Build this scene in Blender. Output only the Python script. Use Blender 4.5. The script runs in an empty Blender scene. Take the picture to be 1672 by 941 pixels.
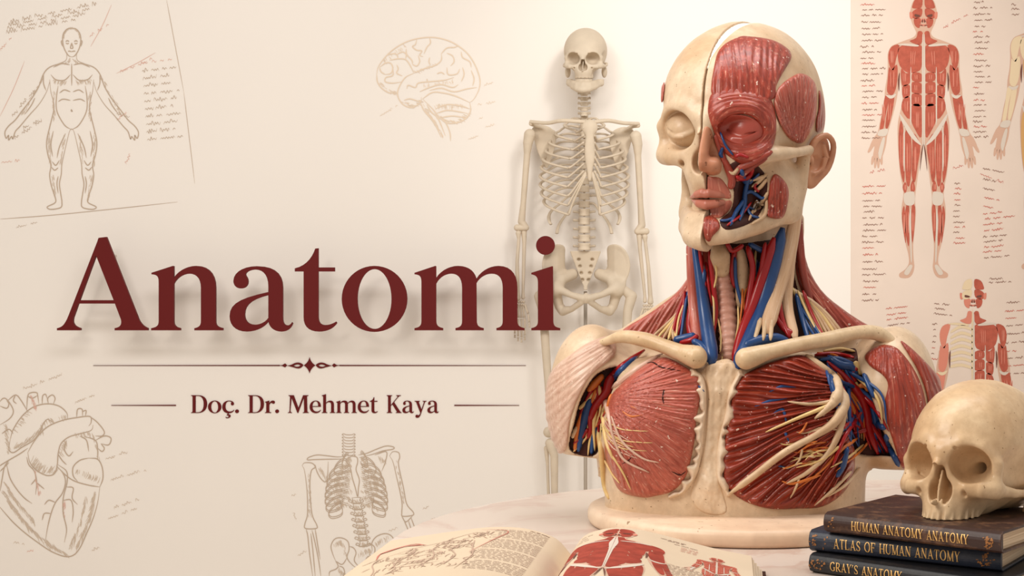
import bpy, math, random
import numpy as np
random.seed(7); RNG = np.random.default_rng(7)
C = bpy.context.scene.collection
PI = math.pi
F = 2322.0; CX, CY = 836.0, 470.5; CAMZ = 1.02      # focal length in pixels, principal point, camera height (m)

# ------------------------------------------------------------------ placement
class Space:
    """modelling frame whose unit is one photo pixel at distance Yc; w points towards the viewer"""
    def __init__(s, Yc): s.Y = Yc; s.k = Yc / F
    def __call__(s, p):
        p = np.asarray(p, dtype=np.float64).reshape(-1, 3)
        q = (F - p[:, 2]) / F
        return np.stack([(p[:, 0]-CX)*q*s.k, s.Y - p[:, 2]*s.k, CAMZ + (CY-p[:, 1])*q*s.k], 1)
YB = 1.5
SB = Space(YB)                     # bust
TABLE_Z = CAMZ - 383.5*SB.k        # table surface

# ------------------------------------------------------------------ objects
def tag(o, label=None, cat=None, group=None, kind=None):
    if label: o['label'] = label
    if cat: o['category'] = cat
    if group: o['group'] = group
    if kind: o['kind'] = kind
    return o
def empty(name, loc, label, cat, group=None):
    o = bpy.data.objects.new(name, None); C.objects.link(o); o.location = loc; o.empty_display_size = .05
    return tag(o, label, cat, group)
def obj(name, me, mat, parent=None):
    o = bpy.data.objects.new(name, me); C.objects.link(o)
    if mat is not None:
        for m in (mat if isinstance(mat, (list, tuple)) else [mat]): me.materials.append(m)
    if parent is not None:
        o.parent = parent
        q = parent
        while q.parent is not None: q = q.parent
        if q.type == 'EMPTY' and parent is q: o.matrix_parent_inverse.translation = [-c for c in q.location]
    return o
def mesh(verts, faces, smooth=True, fib=None, name='m'):
    """faces: array (n,4)/(n,3) or a list of index lists"""
    me = bpy.data.meshes.new(name); verts = np.asarray(verts, dtype=np.float32)
    if isinstance(faces, np.ndarray):
        n, k = faces.shape
        me.vertices.add(len(verts)); me.vertices.foreach_set('co', verts.ravel())
        me.loops.add(n*k); me.loops.foreach_set('vertex_index', faces.astype(np.int32).ravel())
        me.polygons.add(n); me.polygons.foreach_set('loop_start', np.arange(0, n*k, k, dtype=np.int32))
        me.update(calc_edges=True); me.validate()
    else:
        me.from_pydata([tuple(map(float, v)) for v in verts], [], [tuple(map(int, f)) for f in faces]); me.update()
    if smooth: me.polygons.foreach_set('use_smooth', np.ones(len(me.polygons), dtype=bool))
    if fib is not None:
        a = me.attributes.new('fib', 'FLOAT_VECTOR', 'POINT'); a.data.foreach_set('vector', np.asarray(fib, dtype=np.float32).ravel())
    return me
class MB:
    """collects pieces into one mesh"""
    def __init__(s): s.v = []; s.f = []; s.fib = []; s.n = 0; s.hasfib = False
    def add(s, v, f, fib=None):
        v = np.asarray(v, dtype=np.float64).reshape(-1, 3)
        s.f += [[i+s.n for i in q] for q in (f.tolist() if isinstance(f, np.ndarray) else f)]
        s.v.append(v); s.n += len(v)
        if fib is not None: s.hasfib = True
        s.fib.append(np.zeros((len(v), 3)) if fib is None else np.asarray(fib).reshape(-1, 3)); return s
    def mesh(s, smooth=True):
        return mesh(np.concatenate(s.v), s.f, smooth, np.concatenate(s.fib) if s.hasfib else None)
    def build(s, name, mat, parent=None, smooth=True): return obj(name, s.mesh(smooth), mat, parent)
def bevel(o, w, seg=2):
    m = o.modifiers.new('bevel', 'BEVEL'); m.width = w; m.segments = seg; m.limit_method = 'ANGLE'; m.angle_limit = .6
    return o
def box_vf(c, r):
    x, y, z = c; a, b, d = r
    v = [(x+i*a, y+j*b, z+k*d) for i in (-1, 1) for j in (-1, 1) for k in (-1, 1)]
    return v, [[0, 1, 3, 2], [4, 6, 7, 5], [0, 4, 5, 1], [2, 3, 7, 6], [0, 2, 6, 4], [1, 5, 7, 3]]

# ------------------------------------------------------------------ curves
def crom(pts, n=6, closed=False):
    """Catmull-Rom through pts"""
    p = np.asarray(pts, dtype=np.float64)
    if len(p) < 3 and not closed:
        t = np.linspace(0, 1, n+1)[:, None]; return p[0]*(1-t)+p[-1]*t
    if closed: q = np.concatenate([p[-1:], p, p[:2]])
    else: q = np.concatenate([2*p[:1]-p[1:2], p, 2*p[-1:]-p[-2:-1]])
    out = []
    for i in range(1, len(q)-2):
        a, b, c, d = q[i-1], q[i], q[i+1], q[i+2]
        for t in np.arange(n)/n:
            out.append(.5*((2*b)+(c-a)*t+(2*a-5*b+4*c-d)*t*t+(3*b-a-3*c+d)*t**3))
    if not closed: out.append(q[-2])
    return np.array(out)
def tube_vf(path, rad, ns=8, flat=1.0, up=None, caps=True, fscale=1.0):
    """sweep; rad scalar or per point; flat squeezes the section along 'up' (default: view axis)"""
    p = np.asarray(path, dtype=np.float64); n = len(p)
    r = np.full(n, rad, dtype=np.float64) if np.isscalar(rad) else np.interp(np.linspace(0, 1, n), np.linspace(0, 1, len(rad)), rad)
    t = np.gradient(p, axis=0); t /= np.linalg.norm(t, axis=1)[:, None]+1e-9
    u = np.array([0, 0, 1.0]) if up is None else np.asarray(up, dtype=np.float64)
    v = []; fib = []
    L = np.concatenate([[0], np.cumsum(np.linalg.norm(np.diff(p, axis=0), axis=1))])
    for i in range(n):
        b = np.cross(t[i], u)
        if np.linalg.norm(b) < 1e-3: b = np.cross(t[i], [1.0, .2, 0])
        b /= np.linalg.norm(b); m = np.cross(b, t[i])
        for j in range(ns):
            a = 2*PI*j/ns
            v.append(p[i]+r[i]*(math.cos(a)*b+math.sin(a)*m*flat)); fib.append((math.sin(a*.5)*r.max()*2*fscale, L[i], 0))
    f = [[i*ns+j, i*ns+(j+1) % ns, (i+1)*ns+(j+1) % ns, (i+1)*ns+j] for i in range(n-1) for j in range(ns)]
    if caps: f += [list(range(ns))[::-1], [(n-1)*ns+j for j in range(ns)]]
    return np.array(v), f, np.array(fib)

# ------------------------------------------------------------------ signed distances (numpy, arrays of points)
def smin(a, b, k):
    h = np.maximum(k-np.abs(a-b), 0)/k; return np.minimum(a, b)-h*h*k*.25
def smax(a, b, k): return -smin(-a, -b, k)
def ell(x, y, z, c, r):
    x = x-c[0]; y = y-c[1]; z = z-c[2]
    k0 = np.sqrt((x/r[0])**2+(y/r[1])**2+(z/r[2])**2); k1 = np.sqrt((x/r[0]**2)**2+(y/r[1]**2)**2+(z/r[2]**2)**2)+1e-6
    return np.where(k0 < 1e-3, -min(r), k0*(k0-1)/k1)
def cap(x, y, z, a, b, ra, rb=None):
    rb = ra if rb is None else rb
    d = [b[i]-a[i] for i in range(3)]; L = sum(e*e for e in d)+1e-9
    t = np.clip(((x-a[0])*d[0]+(y-a[1])*d[1]+(z-a[2])*d[2])/L, 0, 1)
    return np.sqrt((x-a[0]-t*d[0])**2+(y-a[1]-t*d[1])**2+(z-a[2]-t*d[2])**2)-(ra+(rb-ra)*t)
def chain(x, y, z, pts, rs, k=0):
    o = None
    for i in range(len(pts)-1):
        d = cap(x, y, z, pts[i], pts[i+1], rs[i], rs[i+1]); o = d if o is None else np.minimum(o, d)
    return o
class Poly:
    """2-D signed distance to a (smoothed) polygon, rasterised once and looked up"""
    def __init__(s, pts, smooth=True, pad=60, h=1.5):
        p = crom(pts, 4, True) if smooth else np.asarray(pts, dtype=np.float64); s.p = p
        s.lo = p.min(0)-pad; s.hi = p.max(0)+pad; s.h = h
        nx, ny = (np.ceil((s.hi-s.lo)/h)+2).astype(int)
        X, Y = np.meshgrid(s.lo[0]+np.arange(nx)*h, s.lo[1]+np.arange(ny)*h, indexing='ij')
        d = np.full(X.shape, 1e9); ins = np.zeros(X.shape, dtype=bool)
        for a, b in zip(p, np.roll(p, -1, 0)):
            e = b-a; L = e@e+1e-9
            t = np.clip(((X-a[0])*e[0]+(Y-a[1])*e[1])/L, 0, 1)
            d = np.minimum(d, (X-a[0]-t*e[0])**2+(Y-a[1]-t*e[1])**2)
            cr = (a[1] > Y) != (b[1] > Y)
            ins ^= cr & (X < (b[0]-a[0])*(Y-a[1])/((b[1]-a[1]) if abs(b[1]-a[1]) > 1e-9 else 1e-9)+a[0])
        s.g = np.where(ins, -1, 1)*np.sqrt(d)
    def __call__(s, x, y):
        fx = np.clip((x-s.lo[0])/s.h, 0, s.g.shape[0]-1.001); fy = np.clip((y-s.lo[1])/s.h, 0, s.g.shape[1]-1.001)
        i = fx.astype(int); j = fy.astype(int); a = fx-i; b = fy-j; g = s.g
        o = (g[i, j]*(1-a)+g[i+1, j]*a)*(1-b)+(g[i, j+1]*(1-a)+g[i+1, j+1]*a)*b
        out = np.maximum(np.maximum(s.lo[0]-x, x-s.hi[0]), np.maximum(s.lo[1]-y, y-s.hi[1]))
        return np.where(out > 0, o+out, o)
def vnoise(x, y, z, s=0):
    """cheap smooth pseudo-noise in about -1..1"""
    return (np.sin(x*1.0+1.7*np.sin(y*.83+s)+s)+np.sin(y*1.13+1.9*np.sin(z*.91+2*s))+np.sin(z*.97+1.8*np.sin(x*.89-s)+3*s))/3
def surface(f, lo, hi, h, project=True):
    """surface nets of f(x,y,z)=0 over a box, evaluated only near the surface"""
    lo = np.asarray(lo, dtype=np.float64); hi = np.asarray(hi, dtype=np.float64); B = 8
    nb = np.ceil((hi-lo)/(h*B)).astype(int); n = nb*B
    ax = [lo[i]+(np.arange(nb[i])*B+(B-1)/2)*h for i in range(3)]
    X, Y, Z = np.meshgrid(*ax, indexing='ij'); fc = f(X.ravel(), Y.ravel(), Z.ravel()).reshape(nb)
    G = np.repeat(np.repeat(np.repeat(fc, B, 0), B, 1), B, 2).astype(np.float32)
    keep = np.argwhere(np.abs(fc) < .87*B*h*1.5+2)
    o = np.stack(np.meshgrid(*[np.arange(B)]*3, indexing='ij'), -1).reshape(-1, 3)
    for c0 in range(0, len(keep), 600):
        idx = (keep[c0:c0+600, None, :]*B+o[None]).reshape(-1, 3); p = lo+idx*h
        G[idx[:, 0], idx[:, 1], idx[:, 2]] = f(p[:, 0], p[:, 1], p[:, 2])
    G[0] = G[-1] = np.maximum(G[0], .1); G[:, 0] = np.maximum(G[:, 0], .1); G[:, -1] = np.maximum(G[:, -1], .1)
    G[0] = np.maximum(G[0], .1); G[-1] = np.maximum(G[-1], .1); G[:, :, 0] = np.maximum(G[:, :, 0], .1); G[:, :, -1] = np.maximum(G[:, :, -1], .1)
    S = G < 0
    cs = [S[i:n[0]-1+i, j:n[1]-1+j, k:n[2]-1+k] for i in (0, 1) for j in (0, 1) for k in (0, 1)]
    al = cs[0].copy(); an = cs[0].copy()
    for c in cs[1:]: al &= c; an |= c
    act = an & ~al; cells = np.argwhere(act)
    acc = np.zeros((len(cells), 3)); cnt = np.zeros(len(cells))
    corners = [(i, j, k) for i in (0, 1) for j in (0, 1) for k in (0, 1)]
    for a in corners:
        for d in range(3):
            if a[d] == 1: continue
            b = list(a); b[d] = 1
            ga = G[cells[:, 0]+a[0], cells[:, 1]+a[1], cells[:, 2]+a[2]]; gb = G[cells[:, 0]+b[0], cells[:, 1]+b[1], cells[:, 2]+b[2]]
            m = (ga < 0) != (gb < 0); t = ga/(np.where(m, ga-gb, 1)); q = np.tile(np.array(a, dtype=np.float64), (len(cells), 1)); q[:, d] = t
            acc += q*m[:, None]; cnt += m
    V = lo+(cells+acc/np.maximum(cnt, 1)[:, None])*h
    ID = np.full(act.shape, -1, dtype=np.int64); ID[act] = np.arange(len(cells))
    Q = []
    for d in range(3):
        e1, e2 = [(1, 2), (2, 0), (0, 1)][d]
        A = [slice(1, n[i]-1) for i in range(3)]; A[d] = slice(0, n[d]-1); Bs = list(A); Bs[d] = slice(1, n[d])
        sa = S[tuple(A)]; sb = S[tuple(Bs)]; e = np.argwhere(sa != sb)
        flip = sa[e[:, 0], e[:, 1], e[:, 2]]
        for i in range(3):
            if i != d: e[:, i] += 1
        def cid(o1, o2):
            q = e.copy(); q[:, e1] -= o1; q[:, e2] -= o2; return ID[q[:, 0], q[:, 1], q[:, 2]]
        q = np.stack([cid(1, 1), cid(0, 1), cid(0, 0), cid(1, 0)], 1)
        q[~flip] = q[~flip][:, ::-1]; Q.append(q)
    Q = np.concatenate(Q); Q = Q[(Q >= 0).all(1)]
    if project and len(V):
        for _ in range(2):
            e = h*.35; g = np.stack([f(*(V+np.eye(3)[i]*e).T)-f(*(V-np.eye(3)[i]*e).T) for i in range(3)], 1)/(2*e)
            g2 = (g*g).sum(1)+1e-3; v = f(*V.T); step = -(v/g2)[:, None]*g
            ln = np.linalg.norm(step, axis=1)[:, None]; V = V+step*np.minimum(1, h*.6/(ln+1e-9))
    return V, Q
def biggest(V, Q):
    """keep the largest connected piece"""
    if not len(Q): return V, Q
    l = np.arange(len(V))
    for _ in range(200):
        m = l[Q].min(1); n = l.copy()
        for k in range(4): np.minimum.at(n, Q[:, k], m)
        n = n[n]
        if (n == l).all(): break
        l = n
    big = np.bincount(l).argmax(); keep = l[Q[:, 0]] == big; Q = Q[keep]
    used = np.unique(Q); ix = np.full(len(V), -1); ix[used] = np.arange(len(used)); return V[used], ix[Q]
def sdf_obj(name, f, lo, hi, h, mat, parent, space, fibf=None, project=True):
    """the px frame is left-handed against the world, so faces are flipped here"""
    V, Q = surface(f, lo, hi, h, project)
    fib = fibf(V) if fibf is not None else None
    return obj(name, mesh(space(V), Q[:, ::-1].copy(), True, fib), mat, parent)

# ------------------------------------------------------------------ materials
def hexc(r, g, b):
    l = lambda c: (c/255/12.92) if c/255 <= .04045 else ((c/255+.055)/1.055)**2.4
    return (l(r), l(g), l(b), 1)
class NT:
    def __init__(s, name):
        s.m = bpy.data.materials.new(name); s.m.use_nodes = True; s.t = s.m.node_tree; s.b = s.t.nodes['Principled BSDF']
    def n(s, typ, **kw):
        d = s.t.nodes.new(typ)
        for k, v in kw.items():
            if k in d.inputs: d.inputs[k].default_value = v
            else: setattr(d, k, v)
        return d
    def l(s, a, b): s.t.links.new(a, b)
    def ramp(s, fac, stops, interp='LINEAR'):
        r = s.n('ShaderNodeValToRGB'); r.color_ramp.interpolation = interp; e = r.color_ramp.elements
        while len(e) < len(stops): e.new(.5)
        for q, (p, c) in zip(e, stops): q.position = p; q.color = c
        s.l(fac, r.inputs['Fac']); return r.outputs['Color']
    def mix(s, fac, a, b, mode='MIX'):
        m = s.n('ShaderNodeMix', data_type='RGBA', blend_type=mode)
        for i, v in ((0, fac), (6, a), (7, b)):
            if hasattr(v, 'is_linked') or isinstance(v, bpy.types.NodeSocket): s.l(v, m.inputs[i])
            else: m.inputs[i].default_value = v
        return m.outputs[2]
    def noise(s, vec, scale, detail=3, rough=.55):
        t = s.n('ShaderNodeTexNoise', Scale=scale, Detail=detail, Roughness=rough)
        if vec is not None: s.l(vec, t.inputs['Vector'])
        return t.outputs['Fac']
    def objvec(s): return s.n('ShaderNodeTexCoord').outputs['Object']
    def bump(s, h, strength, dist):
        b = s.n('ShaderNodeBump', Strength=strength, Distance=dist); s.l(h, b.inputs['Height']); s.l(b.outputs['Normal'], s.b.inputs['Normal'])
    def base(s, c):
        if isinstance(c, bpy.types.NodeSocket): s.l(c, s.b.inputs['Base Color'])
        else: s.b.inputs['Base Color'].default_value = c
        return s
    def rough(s, v, spec=.5, coat=0):
        s.b.inputs['Roughness'].default_value = v; s.b.inputs['Specular IOR Level'].default_value = spec; s.b.inputs['Coat Weight'].default_value = coat
        return s
def plain(name, c, rough=.6, spec=.4, metal=0, var=0, scale=40):
    t = NT(name).rough(rough, spec); t.b.inputs['Metallic'].default_value = metal
    if var:
        n = t.noise(t.objvec(), scale); d = tuple(x*(1-var) for x in c[:3])+(1,); u = tuple(min(1, x*(1+var)) for x in c[:3])+(1,)
        t.base(t.ramp(n, [(.3, d), (.7, u)]))
    else: t.base(c)
    return t.m
def bone(name, c, dark, pit=1.0, rough=.42, scale=1.0):
    t = NT(name).rough(rough, .45); v = t.objvec()
    big = t.noise(v, 14*scale, 4); fine = t.noise(v, 90*scale, 3, .7)
    col = t.ramp(big, [(.32, dark), (.62, c)])
    spots = t.ramp(t.noise(v, 260*scale, 2, .6), [(.26, (.8, .8, .8, 1)), (.31, (0, 0, 0, 1))])
    col = t.mix(t.ramp(fine, [(.35, (.35, .35, .35, 1)), (.65, (0, 0, 0, 1))]), col, tuple(x*.72 for x in dark[:3])+(1,))
    col = t.mix(spots, col, (dark[0]*.35, dark[1]*.28, dark[2]*.2, 1))
    t.base(col); t.bump(t.noise(v, 120*scale, 3, .6), .25*pit, .0006/scale); return t.m
def muscle(name, lo, mid, hi, freq=1.0, rough=.33, bumpd=.0009):
    """striated along the fibre coordinate carried by the mesh"""
    t = NT(name).rough(rough, .5, .15); t.b.inputs['Coat Roughness'].default_value = .25
    a = t.n('ShaderNodeAttribute', attribute_name='fib')
    mp = t.n('ShaderNodeMapping'); mp.inputs['Scale'].default_value = (.30*freq, .012*freq, 1); t.l(a.outputs['Vector'], mp.inputs['Vector'])
    n = t.noise(mp.outputs['Vector'], 1.0, 4, .65)
    mp2 = t.n('ShaderNodeMapping'); mp2.inputs['Scale'].default_value = (.06*freq, .01*freq, 1); t.l(a.outputs['Vector'], mp2.inputs['Vector'])
    n2 = t.noise(mp2.outputs['Vector'], 1.0, 2)
    col = t.ramp(n, [(.30, lo), (.45, mid), (.57, mid), (.69, hi)])
    col = t.mix(t.ramp(n2, [(.35, (.55, .55, .55, 1)), (.6, (0, 0, 0, 1))]), col, lo)
    sp = t.ramp(t.noise(t.objvec(), 230, 1), [(.72, (0, 0, 0, 1)), (.76, (1, 1, 1, 1))])
    col = t.mix(sp, col, (.8, .6, .5, 1))
    t.base(col); t.bump(n, .6, bumpd); return t.m
# ------------------------------------------------------------------ colours
IVORY = bone('aged_ivory_resin', hexc(228, 204, 174), hexc(206, 172, 135), 1.7, .36)
OLDBONE = bone('old_bone', hexc(226, 198, 160), hexc(200, 162, 120), 1.3, .36)
PALEBONE = plain('pale_plastic_bone', hexc(206, 190, 168), .6, .3, var=.06, scale=20)
TENDON = bone('cream_tendon', hexc(226, 200, 164), hexc(196, 158, 120), .6, .4)
RED = muscle('red_muscle', hexc(116, 38, 26), hexc(168, 65, 47), hexc(220, 146, 122), rough=.28)
DEEP = muscle('deep_red_muscle', hexc(90, 26, 18), hexc(156, 56, 36), hexc(200, 98, 70), rough=.26)
PINK = muscle('light_red_muscle', hexc(148, 60, 46), hexc(190, 94, 76), hexc(232, 176, 156), rough=.3)
PALEM = muscle('pale_pink_muscle', hexc(196, 150, 128), hexc(216, 182, 160), hexc(236, 216, 198))
SKIN = bone('tan_skin_resin', hexc(212, 156, 120), hexc(190, 126, 94), .3, .4, .6)
LIP = bone('pink_lip_resin', hexc(206, 142, 120), hexc(186, 112, 92), .3, .35, .6)
CREAMF = muscle('cream_fibre', hexc(196, 154, 116), hexc(220, 184, 148), hexc(238, 214, 186), 1.2, .4)
DARK = plain('shade_and_vessel_brown', hexc(58, 22, 16), .6, .3, var=.3, scale=30)  # dark brown for small vessels and for shade painted into the recesses
ARTERY = plain('artery_red', hexc(158, 18, 22), .28, .5, var=.12, scale=30)
VEIN = plain('vein_blue', hexc(30, 68, 122), .3, .5, var=.15, scale=30)
NERVE = plain('nerve_yellow', hexc(222, 190, 128), .4, .5, var=.1, scale=60)
ORANGE = plain('orange_vessel', hexc(206, 112, 44), .35, .5, var=.15, scale=60)
WALLC = plain('cream_plaster', hexc(238, 231, 223), .9, .1, var=.012, scale=1.2)
MAROON = plain('maroon_lettering', hexc(98, 18, 17), .6, .2)

# ------------------------------------------------------------------ wall, floor, table
WY = 4.52
SW = Space(WY)
def wall_pt(px, py, off=0.0):
    """a point of the wall, off metres in front of it"""
    Y = WY-off; return ((px-CX)/F*Y, Y, CAMZ+(CY-py)/F*Y)
wall = MB(); wall.add(*box_vf((.5, WY+.05, 1.5), (4.5, .05, 1.5))); tag(wall.build('wall_back', WALLC, smooth=False), kind='structure')
fl = MB(); fl.add(*box_vf((.5, 2.0, -.05), (4.5, 2.52, .05)))
tag(fl.build('floor', plain('pale_floor', hexc(232, 222, 208), .6, .3, var=.04, scale=3), smooth=False), kind='structure')
sk = MB(); sk.add(*box_vf((.5, WY-.008, .04), (4.5, .008, .04))); bevel(tag(sk.build('baseboard_back', WALLC, smooth=False), kind='structure'), .004)

def rounded_outline(x0, x1, y0, y1, rads, n=14):
    """rads: front-left, front-right, back-right, back-left"""
    out = []
    for (cx, cy, a0), r in zip(((x0, y0, 180), (x1, y0, 270), (x1, y1, 0), (x0, y1, 90)), rads):
        ox = cx+r if cx == x0 else cx-r; oy = cy+r if cy == y0 else cy-r
        for i in range(n+1):
            a = math.radians(a0+90*i/n); out.append((ox+r*math.cos(a), oy+r*math.sin(a)))
    return out
def prism_vf(pts, z0, z1):
    n = len(pts); v = [(x, y, z0) for x, y in pts]+[(x, y, z1) for x, y in pts]
    return v, [list(range(n))[::-1], list(range(n, 2*n))]+[[i, (i+1) % n, n+(i+1) % n, n+i] for i in range(n)]
t = NT('veined_marble').rough(.3, .5); v = t.objvec()
w1 = t.n('ShaderNodeTexNoise', Scale=5.0, Detail=6, Roughness=.6, Distortion=1.2); t.l(v, w1.inputs['Vector'])
t.base(t.ramp(w1.outputs['Fac'], [(.44, hexc(208, 193, 180)), (.5, hexc(198, 175, 162)), (.53, hexc(210, 196, 185)), (.8, hexc(213, 200, 189))]))
MARBLE = t.m
tab = empty('marble_table', (.45, 1.4, 0), 'pale veined marble table carrying the bust and the books', 'table')
m = MB(); m.add(*prism_vf(rounded_outline(-.125, 1.1, .7, 1.84, (.05, .05, .1, .50)), TABLE_Z-.03, TABLE_Z))
bevel(m.build('table_top', MARBLE, tab, False), .004, 3)
for x, y in ((.15, .85), (1.0, .85), (.3, 1.6), (1.0, 1.6)):
    m = MB(); m.add(*tube_vf([(x, y, 0), (x, y, TABLE_Z-.028)], [.018, .026], 14)); m.build('leg', WALLC, tab)

# ------------------------------------------------------------------ glyphs (drawn on a 297 unit capital height, baseline at 330)
def spath(d, n=7):
    """small path language -> list of closed polylines"""
    tok = d.replace(',', ' ').split(); out = []; cur = []; i = 0
    def num():
        nonlocal i; i += 1; return float(tok[i-1])
    cmd = None
    while i < len(tok):
        if tok[i][0].isalpha():
            cmd = tok[i][0]; tok[i] = tok[i][1:]
            if not tok[i]: i += 1
            if cmd == 'Z':
                out.append(cur); cur = []; continue
        if cmd == 'M': cur = [(num(), num())]; cmd = 'L'
        elif cmd == 'L': cur.append((num(), num()))
        elif cmd == 'C':
            a = cur[-1]; b = (num(), num()); c = (num(), num()); e = (num(), num())
            for k in range(1, n+1):
                t = k/n; s = 1-t
                cur.append(tuple(s**3*a[j]+3*s*s*t*b[j]+3*s*t*t*c[j]+t**3*e[j] for j in (0, 1)))
        elif cmd == 'E':
            x, y, rx, ry = num(), num(), num(), num()
            out.append([(x+rx*math.cos(2*PI*k/48), y+ry*math.sin(2*PI*k/48)) for k in range(48)])
    return out
ARCH = 'C{a},140 {b},125 {c},125 C{d},125 {e},150 {e},195 '
GL = {
 'A': 'M25,330 L100,330 L100,323 C82,318 72,310 77,290 L93,245 L209,245 L228,295 C232,312 226,320 208,323 L208,330 L314,330 L314,323 C300,318 290,308 284,294 L182,33 L157,36 L153,48 L62,282 C50,312 42,320 25,323 Z M97,234 L149,92 L205,234 Z',
 'n': 'M325,147 L393,125 L396,126 L396,163 C410,140 440,125 467,125 C505,125 529,150 529,195 L529,300 C529,315 535,320 552,323 L552,330 L461,330 L461,323 C476,320 482,315 482,300 L482,195 C482,165 468,150 445,150 C425,150 405,163 396,182 L396,300 C396,315 402,320 417,323 L417,330 L324,330 L324,323 C342,320 348,315 348,300 L348,178 C348,160 345,153 325,152 Z',
 'a': 'M585,173 C585,145 618,126 660,126 C715,126 742,150 742,195 L742,290 C742,308 748,314 757,314 C763,314 768,310 771,304 L774,308 C768,325 755,334 738,334 C716,334 700,322 696,302 C682,322 655,334 628,334 C594,334 573,315 573,285 C573,245 605,228 696,208 L696,190 C696,155 680,137 655,137 C640,137 626,143 624,152 C624,158 632,162 632,175 C632,189 622,197 609,197 C595,197 585,187 585,173 Z M696,218 C640,232 621,250 621,280 C621,300 633,312 652,312 C670,312 688,303 696,290 Z',
 't': 'M780,133 C815,125 835,100 845,70 L855,69 L855,130 L907,130 L907,143 L855,143 L855,285 C855,305 862,313 876,313 C890,313 902,308 911,302 L914,307 C902,325 882,334 858,334 C825,334 808,318 808,288 L808,143 L780,143 Z',
 'o': 'E1033,230,104,105 E1033,230.5,54,95',
 'm': 'M1160,147 L1226,125 L1229,126 L1229,163 C1243,140 1272,125 1298,125 C1330,125 1350,140 1357,165 C1372,140 1400,125 1427,125 C1465,125 1487,150 1487,195 L1487,300 C1487,315 1494,320 1510,323 L1510,330 L1420,330 L1420,323 C1434,320 1440,315 1440,300 L1440,195 C1440,165 1428,150 1405,150 C1385,150 1366,163 1357,180 L1358,300 C1358,315 1364,320 1380,323 L1380,330 L1290,330 L1290,323 C1305,320 1311,315 1311,300 L1311,195 C1311,165 1299,150 1277,150 C1257,150 1238,163 1229,182 L1229,300 C1229,315 1236,320 1251,323 L1251,330 L1160,330 L1160,323 C1176,320 1182,315 1182,300 L1182,178 C1182,160 1178,153 1160,152 Z',
 'i': 'E1576,60,30,30 M1531,147 L1597,126 L1600,127 L1601,300 C1601,315 1607,320 1623,323 L1623,330 L1531,330 L1531,323 C1547,320 1552,315 1552,300 L1552,178 C1552,162 1548,155 1531,152 Z',
 'D': 'M0,330 L0,323 C18,320 24,315 24,300 L24,66 C24,50 18,46 0,43 L0,36 L110,36 C205,36 250,95 250,180 C250,270 200,330 108,330 Z M72,320 L105,320 C165,320 197,270 197,182 C197,95 165,46 108,46 L72,46 Z',
 'r': 'M0,147 L66,125 L69,126 L69,170 C80,142 100,125 125,125 C146,125 158,137 158,153 C158,168 148,177 134,177 C116,177 112,162 100,162 C85,162 74,185 70,205 L70,300 C70,315 78,320 100,323 L100,330 L0,330 L0,323 C16,320 22,315 22,300 L22,178 C22,160 18,153 0,152 Z',
 'M': 'M0,330 L0,323 C20,320 26,312 27,298 L36,66 C36,50 28,46 10,43 L10,36 L100,36 L178,245 L255,36 L345,36 L345,43 C327,46 322,50 322,66 L328,300 C329,315 335,320 352,323 L352,330 L250,330 L250,323 C268,320 274,315 274,300 L268,80 L175,330 L160,330 L62,80 L42,298 C41,313 50,320 68,323 L68,330 Z',
 'e': 'M194,228 L52,228 C54,280 80,308 122,308 C150,308 172,298 186,278 L192,282 C178,316 148,334 108,334 C48,334 4,292 4,230 C4,168 48,125 106,125 C162,125 194,165 194,228 Z M52,218 L148,218 C148,165 133,136 106,136 C76,136 54,165 52,218 Z',
 'h': 'M1,38 L69,18 L72,19 L72,163 C86,140 116,125 143,125 C181,125 205,150 205,195 L205,300 C205,315 211,320 228,323 L228,330 L137,330 L137,323 C152,320 158,315 158,300 L158,195 C158,165 144,150 121,150 C101,150 81,163 72,182 L72,300 C72,315 78,320 93,323 L93,330 L0,330 L0,323 C18,320 24,315 24,300 L24,72 C24,54 21,46 1,44 Z',
 'K': 'M0,330 L0,323 C18,320 24,315 24,300 L24,66 C24,50 18,46 0,43 L0,36 L96,36 L96,43 C78,46 72,50 72,66 L72,200 L182,72 C198,54 190,46 168,43 L168,36 L250,36 L250,43 C228,46 215,52 200,70 L130,150 L232,300 C242,315 248,320 262,323 L262,330 L160,330 L160,323 C178,320 182,314 172,300 L98,187 L72,217 L72,300 C72,315 78,320 96,323 L96,330 L0,330 Z',
 'y': 'M0,137 L0,130 L92,130 L92,137 C76,140 72,145 77,158 L122,270 L160,160 C166,145 162,140 142,137 L142,130 L210,130 L210,137 C192,140 184,146 178,160 L112,345 C98,385 80,412 48,412 C26,412 14,400 14,385 C14,370 26,361 38,361 C52,361 58,370 66,370 C78,370 90,355 100,330 L30,158 C24,145 18,140 0,137 Z',
 'c': 'M183,278 L189,282 C175,316 146,334 106,334 L98,354 C118,352 134,362 134,382 C134,404 110,418 82,418 C66,418 56,411 54,402 L60,396 C66,404 76,407 86,405 C100,402 104,390 100,380 C96,371 84,370 72,374 L88,333 C38,328 4,288 4,230 C4,168 48,125 108,125 C156,125 186,150 186,178 C186,194 176,204 162,204 C146,204 138,192 138,178 C138,160 148,158 146,148 C142,140 126,136 110,136 C76,136 54,168 54,226 C54,278 80,308 120,308 C148,308 168,298 183,278 Z',
 '.': 'E32,303,30,30',
}
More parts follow.
